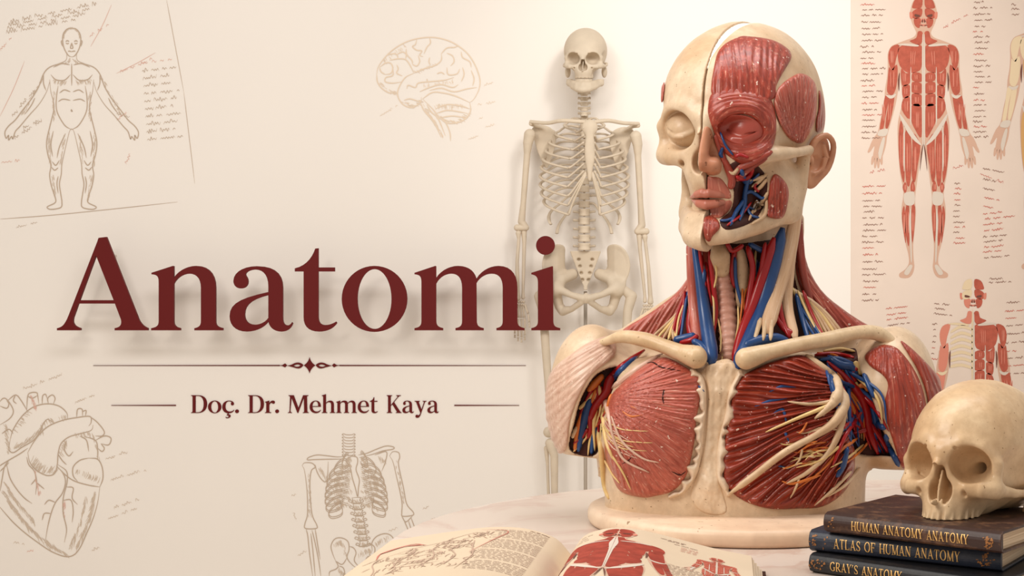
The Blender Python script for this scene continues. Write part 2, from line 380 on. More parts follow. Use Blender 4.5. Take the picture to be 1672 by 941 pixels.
def filled(polys, depth=0.0, bev=0.0):
    """2-D outlines (even-odd) -> flat or thick mesh in the xy plane"""
    cu = bpy.data.curves.new('outline', 'CURVE'); cu.dimensions = '2D'; cu.fill_mode = 'BOTH'; cu.extrude = depth
    for p in polys:
        s = cu.splines.new('POLY'); s.points.add(len(p)-1); s.use_cyclic_u = True
        s.points.foreach_set('co', np.array([(x, y, 0, 1) for x, y in p], dtype=np.float32).ravel())
    o = bpy.data.objects.new('outline', cu); C.objects.link(o)
    dg = bpy.context.evaluated_depsgraph_get(); dg.update()
    me = bpy.data.meshes.new_from_object(o.evaluated_get(dg)); bpy.data.objects.remove(o); bpy.data.curves.remove(cu)
    return me
def me_vf(me): return np.array([v.co[:] for v in me.vertices]), [list(p.vertices) for p in me.polygons]
def letter(parent, ch, fx, fy, Y, th, name='letter'):
    """glyph ch whose points go through fx, fy to photo pixels on the plane at Y"""
    polys = [[((fx(x)-CX)/F*Y, CAMZ+(CY-fy(y))/F*Y) for x, y in p] for p in spath(GL[ch])]
    v, f = me_vf(filled(polys, th/2)); b = MB(); b.add(np.stack([v[:, 0], Y+th/2-v[:, 2], v[:, 1]], 1), f)
    return b.build(name, MAROON, parent, False)
TY = 4.383                                                # plane of the title letters, on pins off the wall, in front of the skeleton
ti = empty('wall_lettering', wall_pt(504, 541), 'large maroon serif lettering reading Anatomi on the cream wall', 'lettering')
for ch, gx_, gy_ in (('A', 172, 90), ('n', 362, 250), ('a', 708, 250), ('t', 824, 200), ('o', 950, 240), ('m', 1198, 250), ('i', 1570, 200)):
    o = letter(ti, ch, lambda x: 80+x/1.944, lambda y: 370+y/1.944, TY, .014)
    p = ((80+gx_/1.944-CX)/F*TY, TY+.006, CAMZ+(CY-370-gy_/1.944)/F*TY); m = MB(); m.add(*tube_vf([p, (p[0], WY, p[2])], .004, 8)); m.build('stand_off_pin', WALLC, o)
nm = empty('wall_lettering', wall_pt(514, 676), 'small maroon serif lettering line below the diamond ornament', 'lettering')
def word(parent, s, x0, x1, base, scale, Y):
    ex = []; pos = 0; kern = {'.': 22}
    for ch in s:
        ps = spath(GL[ch]); a = min(x for p in ps for x, _ in p); b = max(x for p in ps for x, _ in p)
        ex.append((ch, pos-a)); pos += (b-a)+(14 if ch not in 'r' else 4)
    pos -= 14; sx = (x1-x0)/pos
    for ch, o in ex: letter(parent, ch, lambda x: x0+(x+o)*sx, lambda y: base+(y-330)*scale, Y, .004)
P8 = lambda x: 120+x/2.2
NB = 570+230/2.2; NS = 64/297/2.2
for s, a, b in (('Doc.', 422, 594), ('Dr.', 627, 738), ('Mehmet', 770, 1093), ('Kaya', 1125, 1312)):
    word(nm, s, P8(a), P8(b), NB, NS, WY-.003)
def wall_poly(parent, name, polys, mat, off=.002, th=.003):
    Y = WY-off; pp = [[((x-CX)/F*Y, CAMZ+(CY-y)/F*Y) for x, y in p] for p in polys]
    v, f = me_vf(filled(pp, th/2)); b = MB(); b.add(np.stack([v[:, 0], Y-v[:, 2], v[:, 1]], 1), f)
    return b.build(name, mat, parent, False)
orn = empty('wall_ornament', wall_pt(504, 597), 'maroon diamond ornament with long thin rules under the title', 'ornament')
P8y = lambda y: 570+y/2.2
def p8(pts): return [(P8(x), P8y(y)) for x, y in pts]
wall_poly(orn, 'diamond', [p8(spath('M848,30 C852,44 858,52 869,59 C858,66 852,74 848,87 C844,74 838,66 827,59 C838,52 844,44 848,30 Z')[0])], MAROON)
for s in (1, -1):
    X = lambda x: 848+s*(x-848)
    leaf = spath('M870,58 C880,46 896,47 908,54 C916,58 922,59 928,60 C916,63 906,66 896,69 C884,72 876,68 870,58 Z')[0]
    eye = spath('M880,59 C888,53 898,56 906,60 C898,65 888,66 880,59 Z')[0]
    wall_poly(orn, 'leaf', [p8([(X(x), y) for x, y in leaf]), p8([(X(x), y) for x, y in eye])], MAROON)
    wall_poly(orn, 'bead', [p8([(X(x), y) for x, y in spath('M928,59 L936,52 L946,58 L960,59 L946,61 L936,66 Z')[0]])], MAROON)
    wall_poly(orn, 'rule', [p8([(X(955), 57.5), (X(1300), 58.2), (X(1625), 59), (X(1625), 60), (X(1300), 60.6), (X(955), 61.2)])], MAROON)
for a, b in ((136, 368), (1601, 1368)):
    r = wall_poly(None, 'wall_rule', [p8([(a, 202), (b, 200.8), (b, 204.6), (a, 203.2)])], MAROON)
    tag(r, 'thin maroon rule left of the small lettering line' if a < b else 'thin maroon rule right of the small lettering line', 'rule', 'rules beside the small lettering')
# ------------------------------------------------------------------ skull shape (u lateral, v down from the cranium centre, n forward; cranium 122 x 130 x 152)
def skull_f(u, v, n, jaw=True, teeth=True, lid=False, fine=True, drop=0):
    if drop: v = np.where(v > 92, 92+(v-92)*66/(66+drop), v)
    a = np.abs(u)
    d = ell(u, v, n, (0, 0, -5), (122, 130, 152))
    d = smin(d, ell(u, v, n, (0, 12, 45), (104, 112, 104)), 30)                       # forehead
    d = smin(d, ell(u, v, n, (0, 38, -88), (92, 80, 66)), 40)                         # occiput
    d = smax(d, -ell(a, v, n, (146, 72, 62) if lid else (142, 66, 68), (52, 78, 58) if lid else (50, 76, 62)), 34 if lid else 8)                       # temporal hollow
    d = smax(d, v-112-np.maximum(n, 0)*.9+np.maximum(-n-20, 0)*.15, 30)               # skull base
    face = ell(u, v, n, (0, 78, 84), (82, 66, 52) if lid else (74, 62, 51))
    face = smin(face, ell(u, v, n, (0, 112, 106), (50, 46, 42) if lid or jaw or teeth else (42, 40, 27)), 22 if lid or jaw or teeth else 12)
    rr = np.sqrt((u/52)**2+((n-72)/62)**2); th = np.arctan2(u/52, (n-72)/62)
    ridge = np.cos(th*14)
    arch = np.maximum(np.maximum((np.abs(rr-.86)-.15)*52, np.abs(v-130)-28-1.5*ridge), 66-n)
    arch = np.maximum(arch, -1e3)-3*np.clip(1-np.abs(v-132)/30, 0, 1)*(.6+.4*ridge)
    face = smin(face, arch, 14)                                                       # alveolar arch
    face = smin(face, np.maximum(np.maximum((rr-.8)*52, np.abs(v-122)-7), 40-n), 8)   # palate
    d = smin(d, face, 20)
    d = smin(d, chain(a, v, n, [(10, 27, 144), (40, 8, 138), (72, 16, 120), (97, 42, 96)], [9, 12, 11, 10]), 17)     # brow
    d = smin(d, chain(a, v, n, [(97, 42, 96), (98, 62, 92), (94, 84, 92)], [10, 9, 11]), 12)                         # lateral orbit wall
    d = smin(d, chain(a, v, n, [(52, 92, 122), (76, 92, 110), (96, 88, 90)], [10, 15, 14]), 18)                      # cheek bone
    d = smin(d, chain(a, v, n, [(98, 88, 86), (116, 88, 48), (121, 82, 8), (116, 74, -22)], [12, 8, 7, 10]), 9)      # zygomatic arch
    d = smin(d, chain(u, v, n, [(0, 24, 143), (0, 46, 150), (0, 64, 165)], [13, 9.5, 9]), 14)                          # nasal bones
    d = smin(d, ell(a, v, n, (104, 118, -38), (16, 34, 22)), 16)                      # mastoid
    orb = ell(a, v, n, (55+(120-n)*-.12, 48, 128), (37, 31, 58) if lid else (40, 34, 60))
    orb = smin(orb, ell(a, v, n, (52, 46, 128), (31, 29, 50)), 10)
    d = smax(d, -orb, 7)
    nose = smin(ell(a, v, n, (11, 99, 146), (15, 20, 46)), ell(u, v, n, (0, 80, 146), (13, 29, 46)), 8)
    d = smax(d, -nose, 5)
    d = np.minimum(d, np.maximum(np.maximum(np.abs(u+1.5*np.sin(v*.08))-2.2, np.abs(v-92)-30), np.abs(n-118)-18))    # septum
    d = smin(d, cap(u, v, n, (0, 118, 146), (0, 119, 156), 5, 3), 6)
    d = smax(d, -ell(a, v, n, (50, 102, 134), (5, 5, 16)), 4)                         # infraorbital foramen
    if not lid: d = smax(d, -ell(a, v, n, (32, 20, 148), (3.4, 2.6, 12)), 3)
    d = smax(d, -ell(a, v, n, (70, 130, 100) if lid else (76, 136, 94), (24, 24, 30) if lid else (29, 31, 34)), 10)                      # hollow under the cheek bone
    if not teeth:
        wr = np.clip(1-np.abs(v-134)/26, 0, 1)*(n > 70)
        d = d+wr*.8*vnoise(u*.2, v*.1, n*.2)
        for k in range(7):
            t = (k+.5)*.24; s_, c_ = math.sin(t), math.cos(t)
            d = smin(d, cap(a, v, n, (50*s_, 114+3*(k % 2), 71+61*c_), (55.5*s_, 154, 72+65.5*c_), 3, 5.0), 2.5)
        for k in range(7):
            t = (k+.5)*.24; d = smax(d, -ell(a, v, n, (47*math.sin(t), 161, 72+56*math.cos(t)), (5, 9, 5)), 3)
        d = smax(d, -cap(u, v, n, (34, 52, 84), (56, 40, 50), 9, 13), 4); d = smax(d, -cap(u, v, n, (-34, 52, 84), (-56, 40, 50), 9, 13), 4); d = smax(d, -chain(a, v, n, [(38, 62, 96), (60, 70, 92), (74, 66, 90)], [4, 4.5, 3]), 2)
    if teeth:
        for k in range(7):
            t = (k+.5)*.215; c = (46*math.sin(t), 152, 73+54*math.cos(t))
            wdt = (8.6, 7.2, 7.6, 7.4, 7.6, 9, 9)[k]
            d = np.minimum(d, smax(ell(a, v, n, (c[0], 150, c[2]), (wdt*.62+1, 15, 6.5)), v-161, 2))
    if jaw:
        j = chain(a, v, n, [(0, 222, 132), (30, 220, 124), (62, 206, 76), (88, 184, 14)], [21, 20, 17, 15])
        j = smin(j, chain(a, v, n, [(0, 196, 132), (34, 194, 116), (58, 184, 82), (72, 176, 40)], [17, 15, 13, 11]), 16)
        j = smin(j, ell(u, v, n, (0, 226, 138), (30, 17, 20)), 14)
        j = smin(j, chain(a, v, n, [(90, 186, 12), (98, 146, -4), (104, 100, -6)], [15, 11, 8]), 14)
        j = smin(j, chain(a, v, n, [(84, 172, 24), (88, 130, 30), (90, 102, 30)], [12, 8, 5]), 12)
        j = smin(j, chain(a, v, n, [(86, 178, 18), (94, 140, 10)], [12, 8]), 16)
        if teeth:
            for k in range(7):
                t = (k+.5)*.205; c = (44*math.sin(t), 170, 73+52*math.cos(t))
                j = np.minimum(j, smax(ell(a, v, n, (c[0], 173, c[2]), ((5.2, 5.2, 6, 6, 6.4, 8, 8)[k]*.62+1.5, 14, 6)), 163-v, 2))
        d = np.minimum(d, j)
    if lid:
        b = ell(a, v, n, (56, 44, 101), (33, 30, 27)); d = smin(d, b, 5)
        d = smax(d, -chain(a, v, n, [(34, 46, 126), (48, 54, 131), (64, 55, 129), (80, 47, 118)], [1.6, 2.4, 2.4, 1.4]), 3)
        d = smin(d, chain(a, v, n, [(34, 50, 121), (48, 58, 127), (64, 59, 125), (80, 52, 114)], [2.5, 3, 3, 2]), 5)
    if fine: d = d+.7*vnoise(u*.055, v*.055, n*.055)+.35*vnoise(u*.16, v*.16, n*.16, 1)
    return d
class Pose:
    """local skull frame <-> px frame: yaw turns the face to the viewer's left, pitch tips the face up, roll tilts"""
    def __init__(s, c, scale, yaw, pitch=0, roll=0):
        s.c = np.array(c, dtype=float); s.s = scale
        y, p, r = map(math.radians, (yaw, pitch, roll))
        Ry = np.array([[math.cos(y), 0, -math.sin(y)], [0, 1, 0], [math.sin(y), 0, math.cos(y)]])
        Rp = np.array([[1, 0, 0], [0, math.cos(p), -math.sin(p)], [0, math.sin(p), math.cos(p)]])
        Rr = np.array([[math.cos(r), -math.sin(r), 0], [math.sin(r), math.cos(r), 0], [0, 0, 1]])
        s.R = Rr @ Ry @ Rp
    def loc(s, x, y, w):
        q = (np.stack([x, y, w], -1)-s.c) @ s.R / s.s; return q[..., 0], q[..., 1], q[..., 2]
    def px(s, p): return np.asarray(p, dtype=float).reshape(-1, 3)*s.s @ s.R.T+s.c
    def sdf(s, f): return lambda x, y, w: f(*s.loc(x, y, w))*s.s
# ------------------------------------------------------------------ the anatomical bust
from mathutils.bvhtree import BVHTree
from mathutils import Vector
HP = Pose((1213, 165, 0), 1.0, 25)
bust = empty('anatomical_bust', tuple(SB((1200, 852, 0))[0]), 'painted anatomical bust, half skull and half muscle, on a round cream plinth', 'anatomical model')
BV = []
def bpart(name, f, lo, hi, h, mat, fibf=None, reg=True, parent=None, project=True, one=False):
    V, Q = surface(f, lo, hi, h, project)
    if one: V, Q = biggest(V, Q)
    if reg and len(Q): BV.append(BVHTree.FromPolygons(V.tolist(), Q.tolist()))
    return obj(name, mesh(SB(V), Q[:, ::-1].copy(), True, fibf(V) if fibf else None), mat, parent or bust)
def surf(x, y, bvs=None):
    best = None
    for b in (BV if bvs is None else bvs):
        h = b.ray_cast(Vector((x, y, 500)), Vector((0, 0, -1)))
        if h[0] is not None and (best is None or h[0].z > best): best = h[0].z
    return best
def fan(cx, cy, R=150, wav=0):
    def g(V):
        dx, dy = V[:, 0]-cx, V[:, 1]-cy; r = np.hypot(dx, dy); a = np.arctan2(dy, dx)
        a = np.where(a < -PI*.5, a+2*PI, a)
        return np.stack([a*R+wav*np.sin(r*.03+a*9), r, V[:, 2]*.2], 1)
    return g
def ring(cx, cy, ex=1.0):
    def g(V):
        dx, dy = (V[:, 0]-cx), (V[:, 1]-cy)*ex; r = np.hypot(dx, dy); return np.stack([r, np.arctan2(dy, dx)*40, V[:, 2]*.2], 1)
    return g
def patch(name, base, poly, t, mat, fibf=None, lam=9.0, amp=.8, edge=7, wmin=-60, h=1.7, inner=5, reg=True, smooth=True, parent=None, hole=None):
    P0 = poly if isinstance(poly, Poly) else Poly(poly, smooth); P = P0
    if hole is not None: H0 = Poly(hole); P = lambda x, y: np.maximum(P0(x, y), -H0(x, y))
    lo = np.array([*(P0.p.min(0)-4), wmin]); hi = np.array([*(P0.p.max(0)+4), 215])
    def f(x, y, w):
        b = base(x, y, w); p = P(x, y)
        e = np.clip(-p/edge, 0, 1); T = t*np.sqrt(1-(1-e)**2)
        if fibf is not None and amp:
            q = fibf(np.stack([x, y, w], 1)); s = q[:, 0]*2*PI/lam
            T = T+amp*e*(np.sin(s+1.3*np.sin(q[:, 1]*.045+s*.21))+.6*np.sin(s*.43+2*np.sin(q[:, 1]*.02)+1))
        return np.maximum(np.maximum(b-T, p), np.maximum(-(b+inner), wmin+2-w))
    return bpart(name, f, lo, hi, h, mat, fibf, reg, parent, one=name.startswith('tempor'))

MOUTHM = muscle('mouth_muscle', hexc(160, 80, 64), hexc(186, 104, 84), hexc(206, 136, 112), .6)
# ---- head: left half bare skull, right half flesh and muscle
def skull_half(u, v, n): return np.maximum(skull_f(u, v, n, True, True, True), u+1.6)
def face_full(u, v, n):
    d = ell(u, v, n, (0, 0, -5), (122, 130, 152))
    d = smin(d, ell(u, v, n, (0, 12, 45), (106, 112, 104)), 30)
    d = smin(d, ell(u, v, n, (0, 38, -88), (92, 80, 66)), 40)
    d = smax(d, -ell(u, v, n, (152, 70, 66), (46, 72, 54)), 34)
    d = smax(d, v-118-np.maximum(n, 0)*.9, 30)
    d = smin(d, ell(u, v, n, (0, 78, 82), (88, 72, 52)), 20)
    d = smin(d, ell(u, v, n, (0, 140, 88), (60, 64, 50)), 26)
    d = smin(d, chain(u, v, n, [(8, 27, 143), (40, 12, 139), (74, 18, 119), (98, 42, 94)], [10, 12, 11, 9]), 22)
    d = smax(d, -ell(u, v, n, (55, 46, 142), (36, 21, 22)), 14)                        # eye hollow
    d = smin(d, ell(u, v, n, (56, 44, 103), (31, 26, 27)), 6)
    d = smax(d, -chain(u, v, n, [(30, 48, 124), (44, 56, 131), (60, 58, 131), (80, 50, 119)], [1.6, 2.4, 2.4, 1.4]), 3)
    d = smin(d, chain(u, v, n, [(30, 52, 119), (44, 61, 126), (60, 63, 126), (80, 55, 114)], [2.5, 3.2, 3.2, 2]), 6)
    d = smin(d, chain(u, v, n, [(54, 86, 122), (78, 90, 110), (98, 86, 88), (118, 84, 46), (121, 80, 4)], [8, 14, 13, 8, 8]), 14)
    d = smin(d, chain(u, v, n, [(0, 22, 143), (0, 50, 152), (0, 88, 166), (0, 101, 167)], [11, 10, 11, 12]), 14)      # nose
    d = smin(d, ell(u, v, n, (16, 106, 148), (14, 12, 18)), 9)
    d = smax(d, -ell(u, v, n, (11, 118, 156), (6, 9, 9)), 4)
    j = chain(u, v, n, [(0, 214, 132), (30, 212, 124), (62, 200, 76), (90, 180, 14)], [23, 21, 18, 16])
    j = smin(j, chain(u, v, n, [(90, 182, 14), (102, 140, 0), (108, 96, -4)], [16, 13, 10]), 14)
    j = smin(j, ell(u, v, n, (96, 150, 26), (15, 42, 30)), 14)
    d = smin(d, j, 16)
    d = smin(d, ell(u, v, n, (76, 132, 34), (26, 52, 50)), 12)
    d = smax(d, -ell(u, v, n, (66, 150, 104), (26, 36, 20)), 12)                        # cheek hollow with the vessels
    return d
cut_w = lambda u, v, n: 1.6+np.clip((-70-v)*.32, 0, 30)
def face_half(u, v, n):
    return smax(face_full(u, v, n)+.5*vnoise(u*.06, v*.06, n*.06), cut_w(u, v, n)-u, 3)
FH = HP.sdf(face_half); FF = HP.sdf(face_full)
bpart('skull_half', HP.sdf(skull_half), (1055, 25, -170), (1290, 415, 175), 1.7, IVORY)
bpart('face_half', FH, (1110, 25, -170), (1365, 415, 185), 1.9, IVORY)
core = lambda u, v, n: np.maximum(face_full(u, v, n)+9, np.maximum(np.abs(u-4)-9, -110-v))
bpart('split_shade', HP.sdf(core), (1130, 30, -120), (1230, 400, 160), 4, DARK, reg=False)  # dark solid behind the slit, its colour standing in for shade
edge = lambda u, v, n: np.maximum(np.maximum(face_full(u, v, n)+3, np.maximum(-1-u, u-36)), np.maximum(v+52, -145-n))
bpart('split_gap_fill', HP.sdf(edge), (1120, 30, -140), (1280, 150, 160), 2.5, plain('white_gap_fill', hexc(248, 240, 226), .4, .4), reg=False)  # white filling painted in for the bright gap at the crown
c1 = lambda pts: [(1040+x/2.353, 20+y/2.353) for x, y in pts]
fr = fan(1195, 560, 330, 3)
patch('frontalis_muscle', FH, c1([(290, 330), (300, 190), (328, 130), (390, 95), (430, 92), (520, 106), (580, 140), (594, 172), (574, 212), (554, 245), (535, 285), (522, 335), (400, 350)]), 5, RED, fr, 8, .7)
patch('orbicularis_muscle', FH, c1([(272, 370), (285, 315), (330, 288), (420, 292), (500, 318), (528, 370), (536, 450), (520, 520), (470, 560), (410, 585), (360, 560), (320, 520), (292, 450), (278, 410)]), 6, RED, ring(1210, 207, 1.35), 9, .45, 14, hole=c1([(326, 448), (350, 410), (400, 392), (450, 408), (482, 450), (470, 482), (420, 500), (360, 488)]))
LIDR = muscle('eyelid_red', hexc(146, 56, 46), hexc(178, 80, 66), hexc(200, 112, 96), .5)
lidf = lambda u, v, n: smax(smin(smax(face_full(u, v, n)-3.5, -chain(u, v, n, [(30, 46, 126), (44, 56, 135.5), (60, 58, 135), (82, 49, 120)], [1.5, 2.6, 2.6, 1.4]), 2), chain(u, v, n, [(30, 49, 123), (44, 60, 130.5), (60, 62, 130), (82, 53, 116)], [2, 3, 3, 2]), 4), smax((np.sqrt(((u-56)/34)**2+((v-47)/25)**2)-1)*28, 60-n, 2), 2)
bpart('eyelid', HP.sdf(lidf), (1165, 170, 40), (1260, 255, 170), 1.3, LIDR)
patch('temporalis_muscle', FH, c1([(527, 360), (535, 310), (558, 275), (600, 245), (630, 235), (668, 252), (690, 292), (688, 395), (672, 448), (640, 500), (612, 502), (580, 480), (552, 435)]), 5, PINK, fan(1305, 255, 170), 7, .6, wmin=-90)
patch('temporalis_muscle', HP.sdf(skull_half), c1([(74, 330), (78, 290), (94, 244), (106, 262), (104, 310), (96, 352)]), 4, PINK, fan(1075, 240, 170), 7, .5, wmin=-60)
patch('occipital_muscle', FH, c1([(700, 300), (716, 330), (724, 400), (716, 452), (692, 462), (688, 420), (698, 370)]), 4, RED, fan(1330, 300, 150), 7, .5, wmin=-160)
patch('masseter_muscle', FH, c1([(528, 622), (552, 632), (576, 662), (584, 700), (574, 760), (556, 792), (512, 790), (494, 765), (505, 700), (512, 650)]), 7, RED, fan(1272, 120, 260), 7, .8, wmin=-90)
patch('cheek_shade', FH, c1([(352, 590), (420, 560), (470, 595), (500, 640), (498, 700), (480, 760), (452, 800), (400, 826), (340, 836), (318, 800), (360, 760), (372, 690), (350, 640)]), 1.6, DARK, None, amp=0)  # dark sheet, the shade of the cheek hollow put into its colour
patch('mentalis_muscle', FH, c1([(255, 782), (285, 780), (312, 800), (318, 830), (292, 860), (280, 882), (262, 872), (254, 830)]), 5, RED, fan(1160, 300, 160), 7, .7)
patch('nose_skin', FH, c1([(262, 440), (284, 450), (300, 500), (318, 545), (326, 590), (316, 622), (278, 628), (244, 616), (236, 580), (240, 520), (250, 470)]), 3, SKIN, None, amp=0)
patch('upper_lip_muscle', FH, c1([(250, 626), (286, 632), (318, 636), (344, 664), (362, 700), (354, 718), (300, 706), (262, 696), (247, 686)]), 1.6, MOUTHM, fan(1150, 200, 150), 7, .3, 10)
patch('chin_skin', FH, c1([(256, 745), (300, 748), (345, 724), (366, 730), (352, 765), (318, 790), (256, 786)]), 2, MOUTHM, fan(1160, 600, 300), 8, .3, 10)
lips = lambda u, v, n: smin(smax(chain(u, v, n, [(-41, 158, 112), (-20, 153, 134), (-6, 150.5, 143), (0, 152, 143), (6, 150.5, 143), (20, 153, 134), (40, 158, 112)], [2.5, 6.5, 7.5, 7, 7.5, 6.5, 2.5]), v-159.5, 2), smax(chain(u, v, n, [(-39, 161, 111), (-16, 167, 134), (0, 169, 138), (16, 167, 134), (38, 161, 111)], [2.5, 7.5, 9, 7.5, 2.5]), 160.3-v, 2), 1.2)
bpart('lips', HP.sdf(lips), (1100, 300, 40), (1210, 350, 180), 1.4, LIP)
# ear
EP = Pose((1333, 262, 6), 1.0, -42, 0, 9)
def ear_f(u, v, n):
    n = n-.12*u
    o = [(-14, 26, 0), (-16, 8, 0), (-17, -12, 3), (-10, -34, 6), (6, -43, 8), (21, -32, 8), (25, -10, 6), (21, 12, 4), (10, 28, 2), (0, 40, 0), (-9, 40, -1), (-13, 30, 0)]
    d = chain(u, v, n, crom(o, 3, True).tolist(), [4.5]*40)
    d = smin(d, np.maximum(ell(u, v, n, (3, -4, -2), (23, 40, 5)), -1e9), 5)
    d = smin(d, ell(u, v, n, (-5, 34, 0), (11, 13, 5)), 5)
    d = smin(d, chain(u, v, n, [(6, -26, 4), (13, -8, 6), (8, 12, 6), (-4, 22, 5)], [3.5, 4.5, 4.5, 4]), 5)
    d = smin(d, ell(u, v, n, (-13, 4, 6), (5, 8, 5)), 5)
    d = smax(d, -ell(u, v, n, (-3, 4, 6), (9, 13, 9)), 4)
    return d
bpart('ear', EP.sdf(ear_f), (1285, 205, -60), (1385, 320, 70), 1.4, SKIN)

# ---- torso
SLAB = Poly([(1130, 430), (1118, 466), (1070, 500), (1012, 540), (985, 575), (1000, 640), (1200, 650), (1400, 640), (1465, 575), (1440, 548), (1385, 514), (1338, 474), (1312, 420), (1304, 340), (1200, 330), (1135, 395)])
LCAV = Poly([(1012, 602), (976, 610), (950, 648), (938, 690), (930, 733), (962, 746), (979, 732), (984, 690), (994, 652)])
RCAV = Poly([(1330, 580), (1392, 566), (1404, 604), (1424, 650), (1442, 704), (1462, 742), (1440, 744), (1406, 742), (1388, 726), (1390, 690), (1384, 650), (1364, 622)])
def torso_f(x, y, w):
    r = np.sqrt(((x-1200)/(214-np.clip(y-745, 0, 100)*.02))**2+((w+8)/122)**2)
    k1 = np.sqrt(((x-1200)/214**2)**2+((w+8)/122**2)**2)+1e-6
    d = np.maximum(smax(r*(r-1)/k1, 585-y, 60), (y-470.5)*(F-w)/F-372)
    d = smin(d, ell(x, y, w, (966, 652, -25), (71, 122, 84)), 30)
    d = smin(d, ell(x, y, w, (1460, 655, -20), (74, 122, 88)), 30)
    s = np.maximum(SLAB(x, y)+18, np.abs(w+72)-28); s = np.minimum(s, 0)+np.sqrt(np.maximum(SLAB(x, y)+18, 0)**2+np.maximum(np.abs(w+72)-28, 0)**2)-18
    d = smin(d, s, 26)
    d = smin(d, ell(x, y, w, (1085, 695, 62), (92, 108, 74)), 30)
    d = smin(d, ell(x, y, w, (1290, 700, 58), (112, 122, 70)), 30)
    d = smin(d, cap(x, y, w, (1212, 380, -50), (1205, 600, -30), 74, 84), 24)
    d = smin(d, ell(x, y, w, (1180, 616, 108), (34, 30, 14)), 16)
    d = smin(d, cap(x, y, w, (1176, 640, 106), (1164, 790, 104), 14, 12), 18)
    d = smax(d, -np.maximum(LCAV(x, y), 12-w), 6)
    d = smax(d, -np.maximum(RCAV(x, y), 14-w), 6)
    lb = np.maximum(743+.10*(x-890)-y, 0)
    side = np.maximum(np.abs(x-1200)-224, 0)
    cutl = np.where(x < 1200, y-(738+.13*(x-890)), y-(768-.03*(1480-x)))
    arm = np.where(side > 0, cutl, -50.0)
    d = np.where(side > 0, smax(d, np.maximum(cutl, -200), 6), d)
    return d+.5*vnoise(x*.05, y*.05, w*.05)+np.exp(-((x-1172)/34)**2)*(2.4*vnoise(x*.11, y*.05, w*.1)+1.3*vnoise(x*.3, y*.11, w*.2, 2))
def torso_s(x, y, w):
    d = torso_f(x, y, w); wl = ell(x, y, w, (935, 830, -20), (46, 88, 200)); return d
bpart('torso', torso_f, (885, 330, -125), (1545, 866, 165), 2.6, IVORY)
c2 = lambda pts: [(880+x/3.136, 380+y/3.136) for x, y in pts]
c3 = lambda pts: [(1200+x/3.136, 380+y/3.136) for x, y in pts]
c4 = lambda pts: [(880+x/3.136, 580+y/3.136) for x, y in pts]
c5 = lambda pts: [(1160+x/2.939, 580+y/2.939) for x, y in pts]
T = torso_f
patch('cavity_shade', T, Poly(LCAV.p), 2, DARK, None, amp=0, wmin=-20, h=2.2)  # dark sheet painting the shade of the armpit hollow
patch('cavity_shade', T, Poly(RCAV.p), 2, DARK, None, amp=0, wmin=-20, h=2.2)  # same painted shade in the other armpit
patch('trapezius_muscle', T, [(1128, 452), (1100, 482), (1060, 512), (1014, 542), (1040, 556), (1075, 560), (1100, 540), (1124, 500)], 4, PINK, fan(1180, 360, 240), 8, .7, wmin=-110, h=2)
patch('trapezius_muscle', T, [(1306, 345), (1298, 420), (1306, 470), (1330, 510), (1352, 552), (1400, 552), (1442, 548), (1388, 512), (1340, 472), (1316, 420)], 5, RED, fan(1200, 300, 300), 8, .8, wmin=-125, h=2)
patch('pectoral_muscle', T, c4([(372, 205), (420, 150), (500, 80), (570, 35), (650, 12), (760, 66), (822, 115), (830, 200), (808, 320), (800, 420), (786, 500), (765, 590), (735, 650), (680, 700), (600, 722), (530, 730), (420, 700), (375, 625), (340, 520), (335, 400), (350, 290)]), 11, PINK, fan(978, 650, 210, 2), 9, .9, 12, h=1.9)
patch('pectoral_muscle', T, c5([(235, 55), (330, 20), (440, 0), (520, 50), (600, 120), (640, 210), (660, 330), (690, 440), (690, 560), (640, 660), (540, 728), (420, 738), (280, 738), (150, 695), (72, 622), (60, 540), (58, 470), (72, 380), (88, 280), (105, 190), (150, 105)]), 10, DEEP, fan(1455, 640, 300, 4), 15, 3.2, 12, h=1.8)
patch('deltoid_muscle', T, [(1412, 580), (1436, 564), (1460, 566), (1476, 580), (1494, 606), (1508, 640), (1513, 680), (1505, 720), (1488, 748), (1474, 766), (1457, 718), (1443, 668), (1450, 630), (1440, 612), (1420, 598)], 6, RED, fan(1440, 420, 260, 2), 9, .9, wmin=-90, h=2)
patch('deltoid_muscle', T, [(1470, 556), (1492, 572), (1525, 606), (1552, 640), (1556, 700), (1530, 735), (1518, 680), (1512, 640), (1498, 604), (1484, 580)], 5, RED, fan(1450, 420, 260), 9, .8, wmin=-110, h=2)
patch('deltoid_muscle', T, [(1000, 550), (968, 556), (936, 576), (904, 602), (884, 640), (876, 690), (880, 745), (922, 738), (930, 690), (944, 650), (966, 612), (1004, 580)], 5, PALEM, fan(1060, 520, 200), 10, .6, wmin=-110, h=2.2)
# ---- tubes
def btube(name, pts, r, mat, ns=8, lift=None, flat=1.0, n=6, fscale=1.0):
    """pts (x, y, w), or (x, y) laid on the surface with its lift"""
    p = np.array(pts, dtype=float)
    if lift is not None:
        q = crom(p[:, :2], n); w = []
        for x, y in q:
            s = surf(x, y); w.append(s if s is not None else (w[-1] if w else 0))
        w = np.array(w); k = np.pad(w, 2, mode='edge'); w = np.maximum((k[:-4]+k[1:-3]+k[2:-2]+k[3:-1]+k[4:])/5, w-2)
        q = np.column_stack([q, w+lift])
    else: q = crom(p, n)
    u_ = np.linspace(0, 1, len(q)); rr = np.full(len(q), r, dtype=float) if np.isscalar(r) else np.interp(u_, np.linspace(0, 1, len(r)), r)
    if len(rr) < 50: rr = rr*np.interp(u_, [0, .08, .92, 1], [.45, 1, 1, .45])
    v, f, fib = tube_vf(q, rr, ns, flat, fscale=fscale)
    return obj(name, mesh(SB(v), f, True, fib), mat, bust)
CL = bone('clavicle_bone', hexc(234, 210, 174), hexc(208, 174, 132), 1.3, .36)
